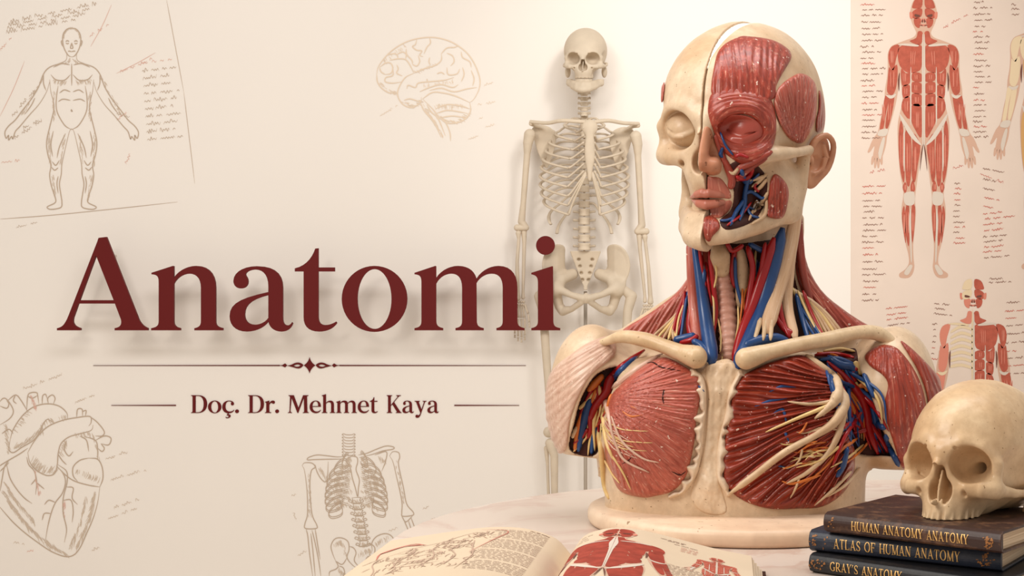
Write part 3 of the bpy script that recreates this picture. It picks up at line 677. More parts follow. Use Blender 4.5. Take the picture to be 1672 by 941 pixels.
def chain_part(name, pts, rs, mat, h=1.8, n=5):
    q = crom(np.array(pts, dtype=float), n); r = np.interp(np.linspace(0, 1, len(q)), np.linspace(0, 1, len(rs)), rs)
    f = lambda x, y, w: chain(x, y, w, q.tolist(), r.tolist())+.8*vnoise(x*.07, y*.07, w*.07)
    return bpart(name, f, q.min(0)-r.max()-6, q.max(0)+r.max()+6, h, mat)
chain_part('clavicle', [(984, 560, 30), (1016, 550, 54), (1052, 555, 78), (1085, 566, 98), (1112, 576, 112), (1136, 583, 122)], [7, 10, 12, 12, 14, 19], CL)
chain_part('clavicle', [(1218, 586, 124), (1250, 576, 114), (1300, 564, 98), (1350, 554, 76), (1400, 543, 50), (1436, 546, 30), (1462, 562, 22)], [18, 14, 12, 12, 11, 12, 8], CL)
# neck
ringr = [16+1.6*math.sin(i*PI/2.5) for i in range(60)]
btube('trachea', [(1180, 440, 34), (1184, 480, 36), (1188, 520, 46), (1191, 560, 62), (1192, 590, 72)], ringr, bone('trachea_pink', hexc(216, 168, 148), hexc(190, 130, 112), .8, .4), 16, n=15)
patch('neck_shade', T, [(1130, 392), (1200, 398), (1290, 392), (1296, 440), (1306, 480), (1334, 516), (1350, 556), (1290, 572), (1200, 580), (1130, 572), (1072, 560), (1104, 520), (1124, 470)], 1.4, DARK, None, amp=0, wmin=-60, h=2.2, reg=False)  # dark sheet added so the gaps between the vessels look shaded
chain_part('larynx', [(1172, 402, 42), (1176, 420, 52), (1178, 440, 46)], [11, 17, 14], TENDON)
btube('thyroid_gland', [(1208, 404, 40), (1212, 440, 42), (1210, 470, 44), (1206, 505, 42)], [7, 11, 10, 4], TENDON, 12, flat=.7)
btube('neck_muscle', [(1128, 388, 24), (1130, 440, 34), (1134, 500, 44), (1142, 568, 76)], [8, 9, 10, 11], PINK, 12, flat=.6, fscale=2)
btube('neck_muscle', [(1150, 396, 30), (1156, 440, 38), (1160, 500, 44), (1164, 560, 66)], [6, 7, 7, 6], RED, 12, flat=.6, fscale=2)
btube('neck_muscle', [(1304, 345, -10), (1306, 400, -14), (1312, 450, -16), (1326, 500, -14)], [6, 7, 7, 5], RED, 12, flat=.6, fscale=2)
for a, r, m in (([(1305, 300, 6), (1300, 350, 18), (1286, 420, 34), (1268, 480, 52), (1250, 545, 92)], [7, 10, 13, 12, 13], CREAMF), ([(1296, 400, 14), (1288, 450, 24), (1286, 500, 40), (1300, 556, 78)], [6, 9, 9, 7], CREAMF)):
    btube('neck_tendon', a, r, m, 14, flat=.55, n=8, fscale=2)
for x0, x1 in ((1238, 1232), (1247, 1246), (1256, 1258)): btube('neck_tendon', [(x0+4, 520, 78), (x1, 556, 102)], [5, 3], TENDON)
for a, r in (([(1133, 392, 40), (1142, 450, 50), (1152, 520, 66), (1164, 596, 112)], [5, 8, 11, 13]), ([(1130, 556, 90), (1146, 566, 96), (1160, 590, 108)], [5, 7, 9]), ([(1150, 440, 52), (1148, 480, 58), (1154, 520, 66)], [4, 4, 5]), ([(1278, 372, 36), (1264, 430, 44), (1244, 500, 58), (1224, 552, 88), (1202, 604, 116)], [9, 12, 12, 12, 13]),
             ([(1214, 566, 104), (1240, 556, 94), (1268, 552, 84), (1290, 560, 80)], [9, 9, 8, 5]), ([(1300, 480, 14), (1310, 520, 30), (1320, 556, 60)], [4, 5, 4]), ([(1128, 470, 16), (1114, 510, 20), (1094, 552, 50)], [4, 5, 4]), ([(1200, 420, 50), (1202, 460, 54), (1212, 500, 56)], [3, 3, 3]), ([(1222, 398, 50), (1250, 410, 48), (1268, 396, 44)], [4, 5, 5]), ([(1100, 556, 70), (1120, 552, 76), (1136, 548, 80)], [6, 7, 6])):
    btube('vein', a, r, VEIN, 12)
for a, r in (([(1264, 388, 50), (1248, 440, 54), (1230, 496, 62), (1210, 552, 84), (1200, 596, 104)], [7, 9, 9, 9, 9]), ([(1220, 402, 52), (1229, 436, 56), (1224, 480, 60), (1216, 520, 66)], [5, 5, 5, 4]), ([(1141, 396, 46), (1146, 440, 52), (1152, 470, 56)], [3, 3, 3]), ([(1158, 410, 52), (1164, 460, 56), (1168, 510, 58), (1160, 560, 80)], [4, 4, 5, 4]), ([(1250, 396, 54), (1246, 420, 58), (1240, 460, 58)], [3, 4, 3]),
             ([(1270, 480, 48), (1276, 520, 56), (1290, 552, 74)], [5, 5, 4]), ([(1262, 510, 52), (1280, 536, 62), (1296, 546, 70)], [5, 6, 5]), ([(1130, 490, 34), (1126, 530, 46), (1132, 562, 72)], [5, 6, 6]), ([(1186, 396, 60), (1196, 410, 60), (1214, 400, 60)], [4, 4, 4]), ([(1110, 560, 74), (1128, 556, 84), (1140, 548, 84)], [5, 5, 4]), ([(1200, 404, 44), (1196, 440, 46), (1200, 470, 48)], [4, 6, 4])):
    btube('artery', a, r, ARTERY, 12)
for i in range(9):
    x = 1296+i*3; btube('nerve', [(x-2, 470+i*2, 4+i), (x+14+i*2, 505+i, 14+i), (x+30+i*4, 552, 44-i)], [3.4, 3, 2.4], TENDON if i % 3 else NERVE, 8)
for i in range(6):
    btube('nerve', [(1128, 476+i*7, 10+i*2), (1108-i*2, 510+i*5, 14+i*4), (1064+i*9, 552+i, 52+i*5)], [2.6, 2.8, 2.4], NERVE if i % 2 else TENDON, 8)
for x0, y0, x1, y1 in ((1205, 500, 1200, 560), (1212, 520, 1208, 580), (1180, 545, 1178, 590), (1172, 520, 1176, 575), (1225, 470, 1236, 540), (1168, 430, 1166, 470)):
    btube('nerve', [(x0, y0, 60), ((x0+x1)/2+3, (y0+y1)/2, 68), (x1, y1, 88)], [1.6, 1.8, 1.4], NERVE, 6)
# cheek vessels
def cv(name, pts, r, mat, lift=4): btube(name, c1(pts), r, mat, 8, lift)
for a, r in (([(440, 600), (425, 650), (415, 700), (412, 740), (395, 800)], [3, 4, 4.5, 3]), ([(412, 720), (380, 770), (358, 820)], [4, 3]), ([(412, 700), (440, 690), (480, 715), (496, 705)], [3.5, 3, 2]), ([(415, 740), (440, 780), (470, 790)], [3, 2]), ([(320, 460), (340, 510), (370, 550)], [1.6, 2, 1.6]), ([(330, 520), (322, 545), (330, 560)], [2, 4, 2]), ([(400, 600), (410, 640), (420, 660)], [3, 5, 3]), ([(372, 790), (345, 800), (318, 800)], [3, 2]), ([(430, 660), (450, 640), (470, 620)], [3, 2]), ([(412, 760), (430, 750), (450, 758), (470, 745)], [2, 2])):
    cv('vein', a, r, VEIN)
for a, r in (([(446, 596), (430, 630), (400, 640), (380, 630)], [4, 5, 3]), ([(470, 690), (452, 670), (470, 650)], [3, 2]), ([(345, 820), (400, 780), (440, 730)], [2, 2]), ([(376, 556), (398, 548), (430, 560)], [3, 3, 2])):
    cv('artery', a, r, ARTERY, 5)
for a in ([(500, 620), (470, 650), (440, 672)], [(500, 640), (475, 672), (450, 690)], [(490, 630), (460, 640), (430, 650)], [(505, 690), (480, 730), (450, 770)], [(500, 720), (490, 780), (440, 815)], [(390, 600), (370, 620), (350, 610)], [(490, 740), (460, 740), (430, 800)]):
    cv('nerve', a, [2.6, 3.4, 1.8], TENDON, 4)
for a, r in (([(520, 535), (450, 575), (395, 600), (365, 640)], [5, 6, 4]), ([(500, 560), (440, 596), (400, 630), (382, 650)], [4, 5, 3]), ([(330, 560), (350, 600), (365, 640), (360, 680)], [5, 7, 6]), ([(300, 470), (325, 540), (345, 600)], [4, 5, 5])):
    btube('cheek_muscle', c1(a), r, RED, 10, 2, .6, fscale=2)
# ---- shoulder vessels and chest nerves
def sv(name, pts, r, mat, lift): btube(name, pts, r, mat, 10, lift)
for a, r in (([(1052, 572, ), (1014, 600), (996, 620), (990, 640), (972, 664), (962, 690)], [4, 6, 8, 7, 6]), ([(962, 676), (964, 700), (960, 716)], [5, 3]), ([(960, 700), (950, 715), (936, 725)], [3, 2])):
    sv('artery', c4([]) or a, r, ARTERY, 5)
for a, r in (([(1040, 582), (1014, 606), (1000, 622)], [4, 6, 4]), ([(964, 650), (956, 680), (950, 704), (944, 738)], [6, 8, 6, 4]), ([(974, 688), (968, 720), (966, 742)], [4, 4, 3])): sv('vein', a, r, VEIN, 3)
for a, r, m in (([(1082, 578), (1040, 604), (1000, 634)], [3, 6, 5], PALEM), ([(988, 650), (992, 668), (996, 690), (1004, 730)], [6, 5, 3, 1.5], PALEM), ([(976, 700), (982, 740), (986, 790), (994, 815)], [4, 5, 4, 3], NERVE), ([(984, 672), (990, 720), (1002, 752)], [4, 4, 2], NERVE),
                ([(994, 690), (1006, 726), (1020, 752), (1060, 772)], [2.5, 2.5, 1.5], PALEM), ([(998, 680), (1015, 720), (1048, 748), (1076, 756)], [2.2, 2, 1.2], PALEM), ([(986, 750), (1000, 775), (1012, 790)], [2, 2, 1], NERVE), ([(990, 730), (1016, 770), (1030, 800)], [2, 2, 1], NERVE), ([(960, 712), (948, 726), (936, 738)], [2, 2, 1], NERVE), ([(966, 706), (962, 726), (960, 744)], [2, 2, 1], NERVE), ([(952, 672), (944, 700), (938, 738)], [3, 5, 3], ORANGE), ([(985, 612), (970, 628), (960, 640)], [5, 7, 4], ORANGE), ([(950, 690), (940, 704), (934, 716)], [4, 5, 3], TENDON), ([(972, 640), (955, 660), (945, 668)], [3, 4, 3], NERVE)):
    sv('nerve', a, r, m, 3)
for a, r in (([(1350, 590), (1376, 612), (1392, 630), (1408, 652), (1416, 676), (1420, 704), (1434, 742)], [4, 5, 7, 7, 7, 5]), ([(1420, 700), (1408, 704), (1392, 708)], [5, 4, 2]), ([(1400, 600), (1392, 612), (1398, 624)], [4, 4, 3]), ([(1412, 668), (1394, 690), (1378, 716), (1360, 760)], [4, 4, 3]), ([(1420, 690), (1440, 720), (1450, 740)], [4, 4, 3]), ([(1376, 700), (1390, 690), (1405, 700)], [3, 3, 3])): sv('artery', a, r, ARTERY, 6)
for a, r in (([(1352, 582), (1372, 596), (1390, 600), (1400, 616)], [5, 8, 7, 5]), ([(1372, 600), (1362, 618), (1380, 628), (1398, 640)], [5, 6, 5]), ([(1400, 650), (1408, 680), (1400, 700)], [5, 6, 4]), ([(1424, 660), (1432, 690), (1446, 700)], [5, 6, 5]), ([(1446, 710), (1456, 736), (1468, 762)], [5, 6, 4]), ([(1384, 730), (1376, 760), (1366, 780)], [4, 6, 4]), ([(1398, 672), (1386, 692), (1372, 706)], [3, 4, 3]), ([(1430, 704), (1428, 724), (1438, 740)], [5, 5, 4]), ([(1410, 610), (1420, 632), (1428, 650)], [4, 5, 4])): sv('vein', a, r, VEIN, 4)
for a, r, m in (([(1316, 580), (1344, 602), (1364, 622), (1366, 648), (1350, 668), (1330, 684)], [5, 7, 9, 10, 6, 3], TENDON), ([(1374, 634), (1378, 660), (1362, 690), (1330, 712), (1280, 740), (1230, 778), (1192, 806)], [7, 10, 8, 6, 6, 6, 5], TENDON),
                ([(1382, 648), (1372, 700), (1352, 740), (1318, 772), (1284, 790)], [6, 6, 5, 4, 2], TENDON), ([(1356, 662), (1310, 680), (1250, 706)], [4, 3, 1.5], NERVE), ([(1360, 656), (1320, 660), (1286, 656)], [4, 3, 1.2], TENDON), ([(1400, 716), (1370, 738), (1340, 770), (1300, 800)], [3, 3, 2, 1], ORANGE), ([(1410, 726), (1384, 748), (1356, 764)], [2, 2, 1], NERVE), ([(1420, 720), (1400, 742), (1364, 770)], [2, 2, 1], ORANGE), ([(1372, 728), (1340, 752), (1300, 764)], [3, 2, 1], NERVE),
                ([(1310, 734), (1306, 750), (1298, 760)], [2, 2, 1], TENDON), ([(1306, 780), (1298, 800), (1290, 814)], [2, 2, 1], TENDON), ([(1390, 770), (1360, 800), (1330, 826)], [3, 3, 1], TENDON), ([(1404, 764), (1380, 792), (1350, 812)], [3, 3, 1.5], TENDON), ([(1318, 690), (1310, 704), (1304, 708)], [1.6, 2, 1], ORANGE), ([(1340, 776), (1296, 790), (1276, 786)], [2.5, 2.5, 1], ORANGE), ([(1396, 590), (1400, 600), (1406, 612)], [4, 5, 3], NERVE), ([(1418, 640), (1412, 630), (1402, 632)], [3, 5, 4], ORANGE)):
    sv('nerve', a, r, m, 4)
# ---- plinth
cx, cy, cz = SB((1200, 826, 0))[0]; R = 240*SB.k; prof = [(0, TABLE_Z), (R-.006, TABLE_Z), (R-.002, TABLE_Z+.0012), (R, TABLE_Z+.005), (R, cz-.006), (R-.0018, cz-.0018), (R-.006, cz), (0, cz)]
NSEG = 96; v = []; f = []
for r, z in prof:
    for i in range(NSEG): v.append((cx+r*math.cos(2*PI*i/NSEG), cy+r*math.sin(2*PI*i/NSEG), z))
for j in range(len(prof)-1): f += [[j*NSEG+i, j*NSEG+(i+1) % NSEG, (j+1)*NSEG+(i+1) % NSEG, (j+1)*NSEG+i] for i in range(NSEG)]
obj('plinth', mesh(v, f), bone('cream_plinth_resin', hexc(236, 212, 184), hexc(222, 188, 158), .3, .4, .5), bust)

# white fibres that fray from the breast bone over the muscle, and small surface vessels
STP = Poly([(1152, 602), (1174, 592), (1202, 594), (1214, 612), (1198, 640), (1190, 680), (1180, 710), (1174, 750), (1176, 790), (1186, 836), (1150, 838), (1128, 812), (1140, 770), (1150, 730), (1154, 690), (1156, 640)])
def sternum_f(x, y, w):
    p = STP(x, y); e = np.clip(-p/9, 0, 1)
    return np.maximum(np.maximum(T(x, y, w)-(3.2*np.sqrt(1-(1-e)**2)+e*(2.2*vnoise(x*.1, y*.045, w*.1)+1.3*vnoise(x*.31, y*.12, w*.2, 2)+.7*vnoise(x*.6, y*.3, w*.3, 4))), p), np.maximum(-(T(x, y, w)+5), 20-w))
bpart('sternum', sternum_f, (1118, 585, 20), (1222, 845, 160), 1.8, bone('sternum_bone', hexc(236, 214, 186), hexc(212, 180, 144), 1.8, .34))
FASC = bone('white_fascia', hexc(236, 216, 190), hexc(216, 186, 156), .6, .4)
rr_ = random.Random(3)
def jag(inner, outer, lo, hi):
    """strip between two boundary lines, its inner side torn"""
    a = crom(np.array(inner, dtype=float), 5); b = crom(np.array(outer, dtype=float), 5); n_ = len(a); c = a.mean(0); o = []
    for k in range(n_):
        q = b[min(len(b)-1, int(k*len(b)/n_))]; d = (a[k]-q)/(np.linalg.norm(a[k]-q)+1e-6); o.append(tuple(a[k]+d*(rr_.uniform(lo, hi) if rr_.random() < .4 else rr_.uniform(-5, 3))+(0, rr_.uniform(-2, 2))))
    return o+[tuple(x) for x in b[::-1]]
pb = [(1124, 606), (1140, 622), (1143, 660), (1139, 700), (1135, 740), (1128, 770), (1112, 796), (1090, 808)]
patch('torn_fascia', T, Poly(jag(pb, [(1132, 600), (1150, 620), (1154, 660), (1150, 700), (1146, 740), (1138, 776), (1118, 804), (1092, 815)], 4, 17), True, h=1), 11.8, FASC, None, amp=0, edge=9, h=1.8)
pc = [(1216, 612), (1200, 640), (1194, 676), (1186, 706), (1181, 744), (1182, 780), (1196, 806)]
patch('torn_fascia', T, Poly(jag(pc, [(1206, 606), (1190, 640), (1184, 676), (1176, 706), (1170, 744), (1172, 784), (1188, 812)], 2, 12), True, h=1), 11.4, FASC, None, amp=0, edge=8, h=1.8)
for pts, r in (([(1256, 640), (1276, 632), (1300, 632)], [1, 3, 1]), ([(1232, 664), (1256, 656), (1286, 650)], [1, 3, 1]), ([(1262, 676), (1278, 670), (1284, 690)], [1, 3.4, 1]), ([(1268, 760), (1290, 766)], [2, 1]), ([(1282, 706), (1288, 722)], [3, 1]), ([(1140, 630), (1150, 640)], [2, 1])):
    btube('vein', pts, r, VEIN, 8, 0, .5)
for pts, r in (([(1042, 600), (1064, 592), (1080, 600), (1112, 606)], [.8, 1.4, .6]), ([(1084, 636), (1082, 650), (1084, 660)], [.8, 1.2, .6]), ([(1034, 744), (1026, 752), (1016, 758)], [.6, 1, .5]), ([(1096, 770), (1110, 776), (1120, 770)], [.6, 1.2, .6])):
    btube('artery', pts, r, DARK, 6, .4)
for pts, r in (([(1016, 672), (1030, 680), (1050, 678)], [1, 2, .6]), ([(1030, 664), (1040, 668)], [1.4, .6])):
    btube('nerve', pts, r, ORANGE, 6, .2, .5)

# finer branches: a tangle in each armpit and thin nerves spread over the chest
rv = random.Random(17)
for i in range(22):
    a = rv.random(); x0, y0 = 1346+a*40, 586+rv.uniform(0, 30); x1, y1 = 1390+rv.uniform(0, 64), 690+rv.uniform(0, 52); mx, my = (x0+x1)/2+rv.uniform(-14, 22), (y0+y1)/2+rv.uniform(-16, 10)
    nm, mt = rv.choice((('vein', VEIN), ('artery', ARTERY), ('vein', VEIN), ('nerve', NERVE), ('nerve', ORANGE), ('artery', ARTERY)))
    btube(nm, [(x0, y0), (mx, my), (x1, y1)], [rv.uniform(2, 4), rv.uniform(2, 4.5), 1.2], mt, 8, rv.uniform(2, 7))
for i in range(14):
    x0, y0 = 975+rv.uniform(-14, 26), 618+rv.uniform(0, 30); x1, y1 = 938+rv.uniform(0, 44), 690+rv.uniform(0, 48)
    nm, mt = rv.choice((('vein', VEIN), ('artery', ARTERY), ('nerve', NERVE), ('nerve', ORANGE), ('nerve', TENDON)))
    btube(nm, [(x0, y0), ((x0+x1)/2+rv.uniform(-10, 10), (y0+y1)/2), (x1, y1)], [rv.uniform(2, 4), rv.uniform(2, 4), 1.2], mt, 8, rv.uniform(2, 6))
for i in range(12):
    y0 = 672+rv.uniform(0, 40); x0 = 984+(y0-672)*.05; L = rv.uniform(30, 90); a = math.radians(rv.uniform(22, 62))
    btube('nerve', [(x0, y0), (x0+L*.4*math.cos(a+.25), y0+L*.4*math.sin(a+.25)), (x0+L*.75*math.cos(a), y0+L*.75*math.sin(a)), (x0+L*math.cos(a-.1), y0+L*math.sin(a-.1))], [1.5, 1.2, .9, .5], rv.choice((PALEM, NERVE, PALEM)), 6, .6)
for i in range(16):
    t_ = rv.random(); x0, y0 = 1380-60*t_, 690+50*t_+rv.uniform(-10, 30); L = rv.uniform(24, 70); a = math.radians(rv.uniform(130, 200))
    btube('nerve', [(x0, y0), (x0+L*.4*math.cos(a+.2), y0-L*.4*math.sin(a+.2)*-.4), (x0+L*.8*math.cos(a), y0+L*.4*abs(math.sin(a))), (x0+L*math.cos(a-.1), y0+L*.5*abs(math.sin(a-.1)))], [1.8, 1.6, 1.2, .6], rv.choice((NERVE, ORANGE, TENDON, NERVE)), 6, 1.0)
for i in range(26):
    x0 = rv.choice((rv.uniform(1144, 1160), rv.uniform(1212, 1264), rv.uniform(1212, 1250))); y0 = rv.uniform(398, 470); L = rv.uniform(50, 120); k = (1204-x0)/200; x1 = x0+k*L*.35+rv.uniform(-5, 5); y1 = min(y0+L, 584); w0 = 30+max(0, y0-420)*.18; w1 = 34+max(0, y1-440)*.36
    nm, mt, r = rv.choice((('artery', ARTERY, 3), ('nerve', NERVE, 1.8), ('vein', VEIN, 2.6), ('nerve', TENDON, 2), ('artery', ARTERY, 2.2), ('nerve', ORANGE, 1.8)))
    btube(nm, [(x0, y0, w0), ((x0+x1)/2+rv.uniform(-7, 7), (y0+y1)/2, (w0+w1)/2+rv.uniform(-4, 10)), (x1, y1, w1)], [r, r, r*.6], mt, 8)
for i in range(14):
    s_ = 1 if i % 2 else -1; x0 = 1308+rv.uniform(-6, 8) if s_ > 0 else 1124-rv.uniform(-2, 10); y0 = rv.uniform(474, 510); x1 = x0+s_*rv.uniform(10, 40); y1 = 552+rv.uniform(-2, 6); w0 = 6+rv.uniform(0, 10)
    nm, mt, r = rv.choice((('artery', ARTERY, 3), ('nerve', NERVE, 2.2), ('vein', VEIN, 3), ('nerve', NERVE, 2)))
    btube(nm, [(x0, y0, w0+8), ((x0+x1)/2+rv.uniform(-4, 4), (y0+y1)/2, w0+22), (x1, y1, w0+48)], [r, r, r*.7], mt, 8)
for a, r, nm, mt in (([(1330, 580), (1362, 578), (1394, 584)], [3, 4, 3], 'artery', ARTERY), ([(1338, 588), (1368, 586), (1396, 596)], [3, 4.5, 3], 'vein', VEIN), ([(1344, 574), (1372, 570), (1396, 574)], [2.5, 3, 2], 'nerve', NERVE), ([(1334, 576), (1366, 582), (1388, 604)], [2, 2.4, 1.6], 'nerve', ORANGE)):
    btube(nm, a, r, mt, 8, 4)
# ------------------------------------------------------------------ the skeleton on its stand by the wall
SS = Space(4.42)
skel = empty('skeleton_model', (float(SS((957, 480, 0))[0][0]), 4.40, 0), 'pale full skeleton model hanging on a stand before the cream wall', 'skeleton')
SX = 956
def spart(name, f, lo, hi, h=1.3, parent=None): return sdf_obj(name, f, lo, hi, h, PALEBONE, parent or skel, SS)
def sbone(name, pts, rs, h=1.2, k=0, parent=None):
    q = np.array(pts, dtype=float); r = np.array(rs, dtype=float)
    return spart(name, lambda x, y, w: chain(x, y, w, q.tolist(), r.tolist()), q.min(0)-r.max()-4, q.max(0)+r.max()+4, h, parent)
def stube(name, pts, r, n=6, ns=8, flat=1.0, up=None, parent=None):
    v, f, _ = tube_vf(crom(np.array(pts, dtype=float), n), r, ns, flat, up); return obj(name, mesh(SS(v), f), PALEBONE, parent or skel)
shp = Pose((SX, 83, 4), .288, 6, 2)
skl = spart('skull', shp.sdf(lambda u, v, n: skull_f(u, v, n, False, True, fine=False)), (915, 40, -55), (998, 140, 58), .9)
jawonly = lambda u, v, n: np.maximum(skull_f(u, v, n, True, True, fine=False), np.maximum(162-v, -999))
spart('mandible', shp.sdf(lambda u, v, n: np.maximum(skull_f(u, v, n, True, True, fine=False), -np.minimum(v-162, np.maximum(v-100, 86-np.abs(u))))), (915, 100, -55), (998, 160, 58), .9)
def vertebra(y, hgt, rb, tw, w0, sp):
    m = MB(); x = SX-2
    v, f, _ = tube_vf([(x, y-hgt/2, w0), (x, y-hgt*.3, w0), (x, y, w0), (x, y+hgt*.3, w0), (x, y+hgt/2, w0)], [rb, rb*.98, rb*.82, rb*.98, rb], 12); m.add(SS(v), f)
    for s in (-1, 1):
        v, f, _ = tube_vf(crom([(x+s*rb*.6, y, w0-rb*.6), (x+s*tw*.7, y-1, w0-rb*1.1), (x+s*tw, y-1.5, w0-rb*1.3)], 3), [2.6, 2, 2.2], 7); m.add(SS(v), f)
    v, f, _ = tube_vf(crom([(x, y, w0-rb*.7), (x, y+sp*.4, w0-rb-3), (x, y+sp, w0-rb-sp)], 3), [3.2, 2.4, 2], 7); m.add(SS(v), f)
    m.build('vertebra', PALEBONE, skel)
for i in range(7): vertebra(137+i*8.2, 6.6, 5.4+.2*i, 10, -4-1.2*i, 3)
for i in range(12): vertebra(195+i*12.6, 10.6, 6.4+.25*i, 12.5, -20-2.2*math.sin(i/11*PI)*3, 6)
for i in range(5): vertebra(347+i*14, 11.5, 9.2+.3*i, 18, -14+3*math.sin(i/4*PI), 6)
SXR = SX-2; Wd = [31, 46, 56, 62, 66, 69, 71, 71, 69, 65, 57, 44]; Dp = [24, 32, 37, 40, 42, 44, 45, 45, 44, 42, 36, 30]
for i in range(12):
    y0 = 196+i*12.4; drop = 16+i*2.6; n_ = 14
    end = 22 if i < 10 else (70 if i == 10 else 95)
    for s in (-1, 1):
        p = []
        for k in range(n_+1):
            t = k/n_; ph = math.radians(172-(172-end)*t)
            p.append((SXR+s*(Wd[i]*math.sin(ph)+1), y0-5*math.sin(PI*min(1, t*3))+drop*t**1.15*1.1, -4+Dp[i]*math.cos(ph)*(.80 if ph > PI/2 else .95)))
        stube('rib', p, [2.4, 2.6, 2.9, 3, 2.8], 2, 8, .65, (0, 1, 0))
        if i < 10:
            e = p[-1]; ys = 209+min(i, 6)*11.6+max(0, i-6)*2.2
            stube('costal_cartilage', [e, ((e[0]+SXR+6+s*12)/2+s*2, (e[1]+ys)/2+5+(i > 6)*6, e[2]+1), (SXR+8+s*(8 if i < 7 else 5), ys, 41)], [2.8, 2.6, 2.4], 5, 8, .7, (0, 1, 0))
spart('sternum', lambda x, y, w: smin(smin(ell(x, y, w, (SX+7, 208, 38), (13, 13, 5)), ell(x, y, w, (SX+7, 247, 41), (8.5, 34, 4.5)), 8), ell(x, y, w, (SX+7, 284, 40), (4, 12, 3)), 5), (SX-12, 190, 25), (SX+26, 302, 52), 1.1)
for s, ex, ey, hx, hy in ((-1, 867, 199, 863, 219), (1, 1042, 202, 1040, 222)):
    sbone('clavicle', crom([(SX+7+s*9, 199, 36), (SX+s*38, 197, 34), (SX+s*62, 201, 18), (ex, ey, 2)], 4), np.linspace(3.4, 3, 13), 1)
    bl = Poly([(hx-s*6, hy-10), (hx-s*26, hy-14), (hx-s*44, hy-2), (hx-s*42, hy+24), (hx-s*30, hy+56), (hx-s*18, hy+36), (hx-s*10, hy+12)])
    spart('scapula', lambda x, y, w: smin(np.maximum(bl(x, y), np.abs(w+26-.35*np.abs(x-hx))-2.4), chain(x, y, w, [(SX+s*52, hy-4, -22), (hx-s*6, hy-16, -8), (ex, ey+3, 0)], [2.5, 3.4, 3.6]), 4), (min(hx, hx-s*52)-12, hy-36, -45), (max(hx, hx-s*52)+12, hy+66, 16), 1.3)
    exx, ey2, wx = (851.5, 374, 849) if s < 0 else (1048, 380, 1058)
    d1 = (exx-hx)/150
    sbone('humerus', [(hx-s*2, hy+1, 0), (hx+s*1, hy+14, 0), (hx+d1*30, hy+32, -1), (hx+d1*110, hy+112, -6), (exx, ey2-12, -10), (exx-s*7, ey2-2, -10), (exx+s*7, ey2-2, -10)], [9.5, 8, 5.4, 4.6, 6, 5.5, 5.5], 1.2)
    dw = (wx-exx)/110
    sbone('ulna', [(exx-s*4, ey2+3, -13), (exx-s*5+dw*20, ey2+24, -12), (wx-s*5, ey2+104, -12), (wx-s*5, ey2+112, -12)], [5, 3.2, 2.4, 3.2], 1.1)
    sbone('radius', [(exx+s*5, ey2+7, -9), (exx+s*4+dw*20, ey2+16, -9), (exx+s*6+dw*50, ey2+54, -8), (wx+s*4, ey2+104, -10), (wx+s*4, ey2+113, -10)], [4.6, 2.7, 3, 3.6, 5], 1.1)
    hb = MB()
    def hadd(p, r):
        v, f, _ = tube_vf(crom(p, 3), r, 7); hb.add(SS(v), f)
    for k in range(8):
        px_, py_ = wx-6+(k % 4)*4, ey2+119+(k//4)*5; hadd([(px_-1.6, py_, -10), (px_, py_, -9), (px_+1.6, py_, -10)], [1.6, 2.8, 1.6])
    for k, (fx, L) in enumerate(((-7, 34), (-2.6, 40), (2, 42), (6.4, 38))):
        x0 = wx+fx*.8; y0 = ey2+126; hadd([(x0, y0, -10), (wx+fx*1.1, y0+19, -9)], [2.3, 1.5, 1.5, 2.3]); yy = y0+21
        for q in (.46, .3, .2): hadd([(wx+fx*1.2, yy, -9), (wx+fx*1.22, yy+L*q-2, -8)], [2, 1.3, 1.3, 1.8]); yy += L*q
    hadd([(wx-s*8, ey2+124, -8), (wx-s*13, ey2+138, -3)], [2.4, 1.6, 2.2]); hadd([(wx-s*13.4, ey2+140, -3), (wx-s*15, ey2+152, 0)], [2, 1.4, 1.8]); hadd([(wx-s*15.2, ey2+153, 0), (wx-s*15.6, ey2+161, 1)], [1.8, 1.2, 1.4])
    hb.build('hand', PALEBONE, skel)
def pelvis(x, y, w):
    a = np.abs(x-SX-1); X = a-46; Y = y-434
    W = w+4-X*.55+np.maximum(-X, 0)*.4+.012*X*X+.1*Y
    d = np.maximum(np.sqrt((X/26)**2+(Y/35)**2)-1, -1)*26; rim = np.abs(np.sqrt((X/24)**2+((Y)/33)**2)-1)*26
    wing = np.maximum(d, np.abs(W)-2.6-1.6*np.clip(1-rim/5, 0, 1)); wing = smax(wing, (34-a)*.8, 4)
    p = smin(wing, ell(a, y, w, (50, 471, 0), (15, 15, 14)), 10)
    p = smin(p, chain(a, y, w, [(40, 456, -6), (22, 448, -22)], [9, 9]), 8)
    p = smin(p, chain(a, y, w, [(46, 472, 6), (24, 482, 18), (5, 487, 22)], [7, 5, 6]), 5)
    p = smin(p, chain(a, y, w, [(50, 478, -6), (44, 500, -10), (38, 508, -8), (24, 505, 4), (8, 494, 18)], [9, 7.5, 8, 5, 5]), 5)
    return smin(p, ell(a, y, w, (0, 487, 20), (5, 9, 5)), 3)
spart('pelvis', pelvis, (SX-86, 392, -50), (SX+88, 522, 40), 1.3)
def sacrum(x, y, w):
    a = np.abs(x-SX); b = np.clip(1-(y-412)/64, .12, 1)*25
    d = np.maximum(np.maximum(a-b, np.abs(y-442)-32), np.abs(w+24-.012*(y-440)**2*.4)-8)
    for k in range(4): d = smax(d, -ell(a, y, w, (11-2*k, 424+k*11, -14), (3, 2.6, 8)), 2)
    return d
spart('sacrum', sacrum, (SX-32, 404, -50), (SX+32, 482, 2), 1.3)
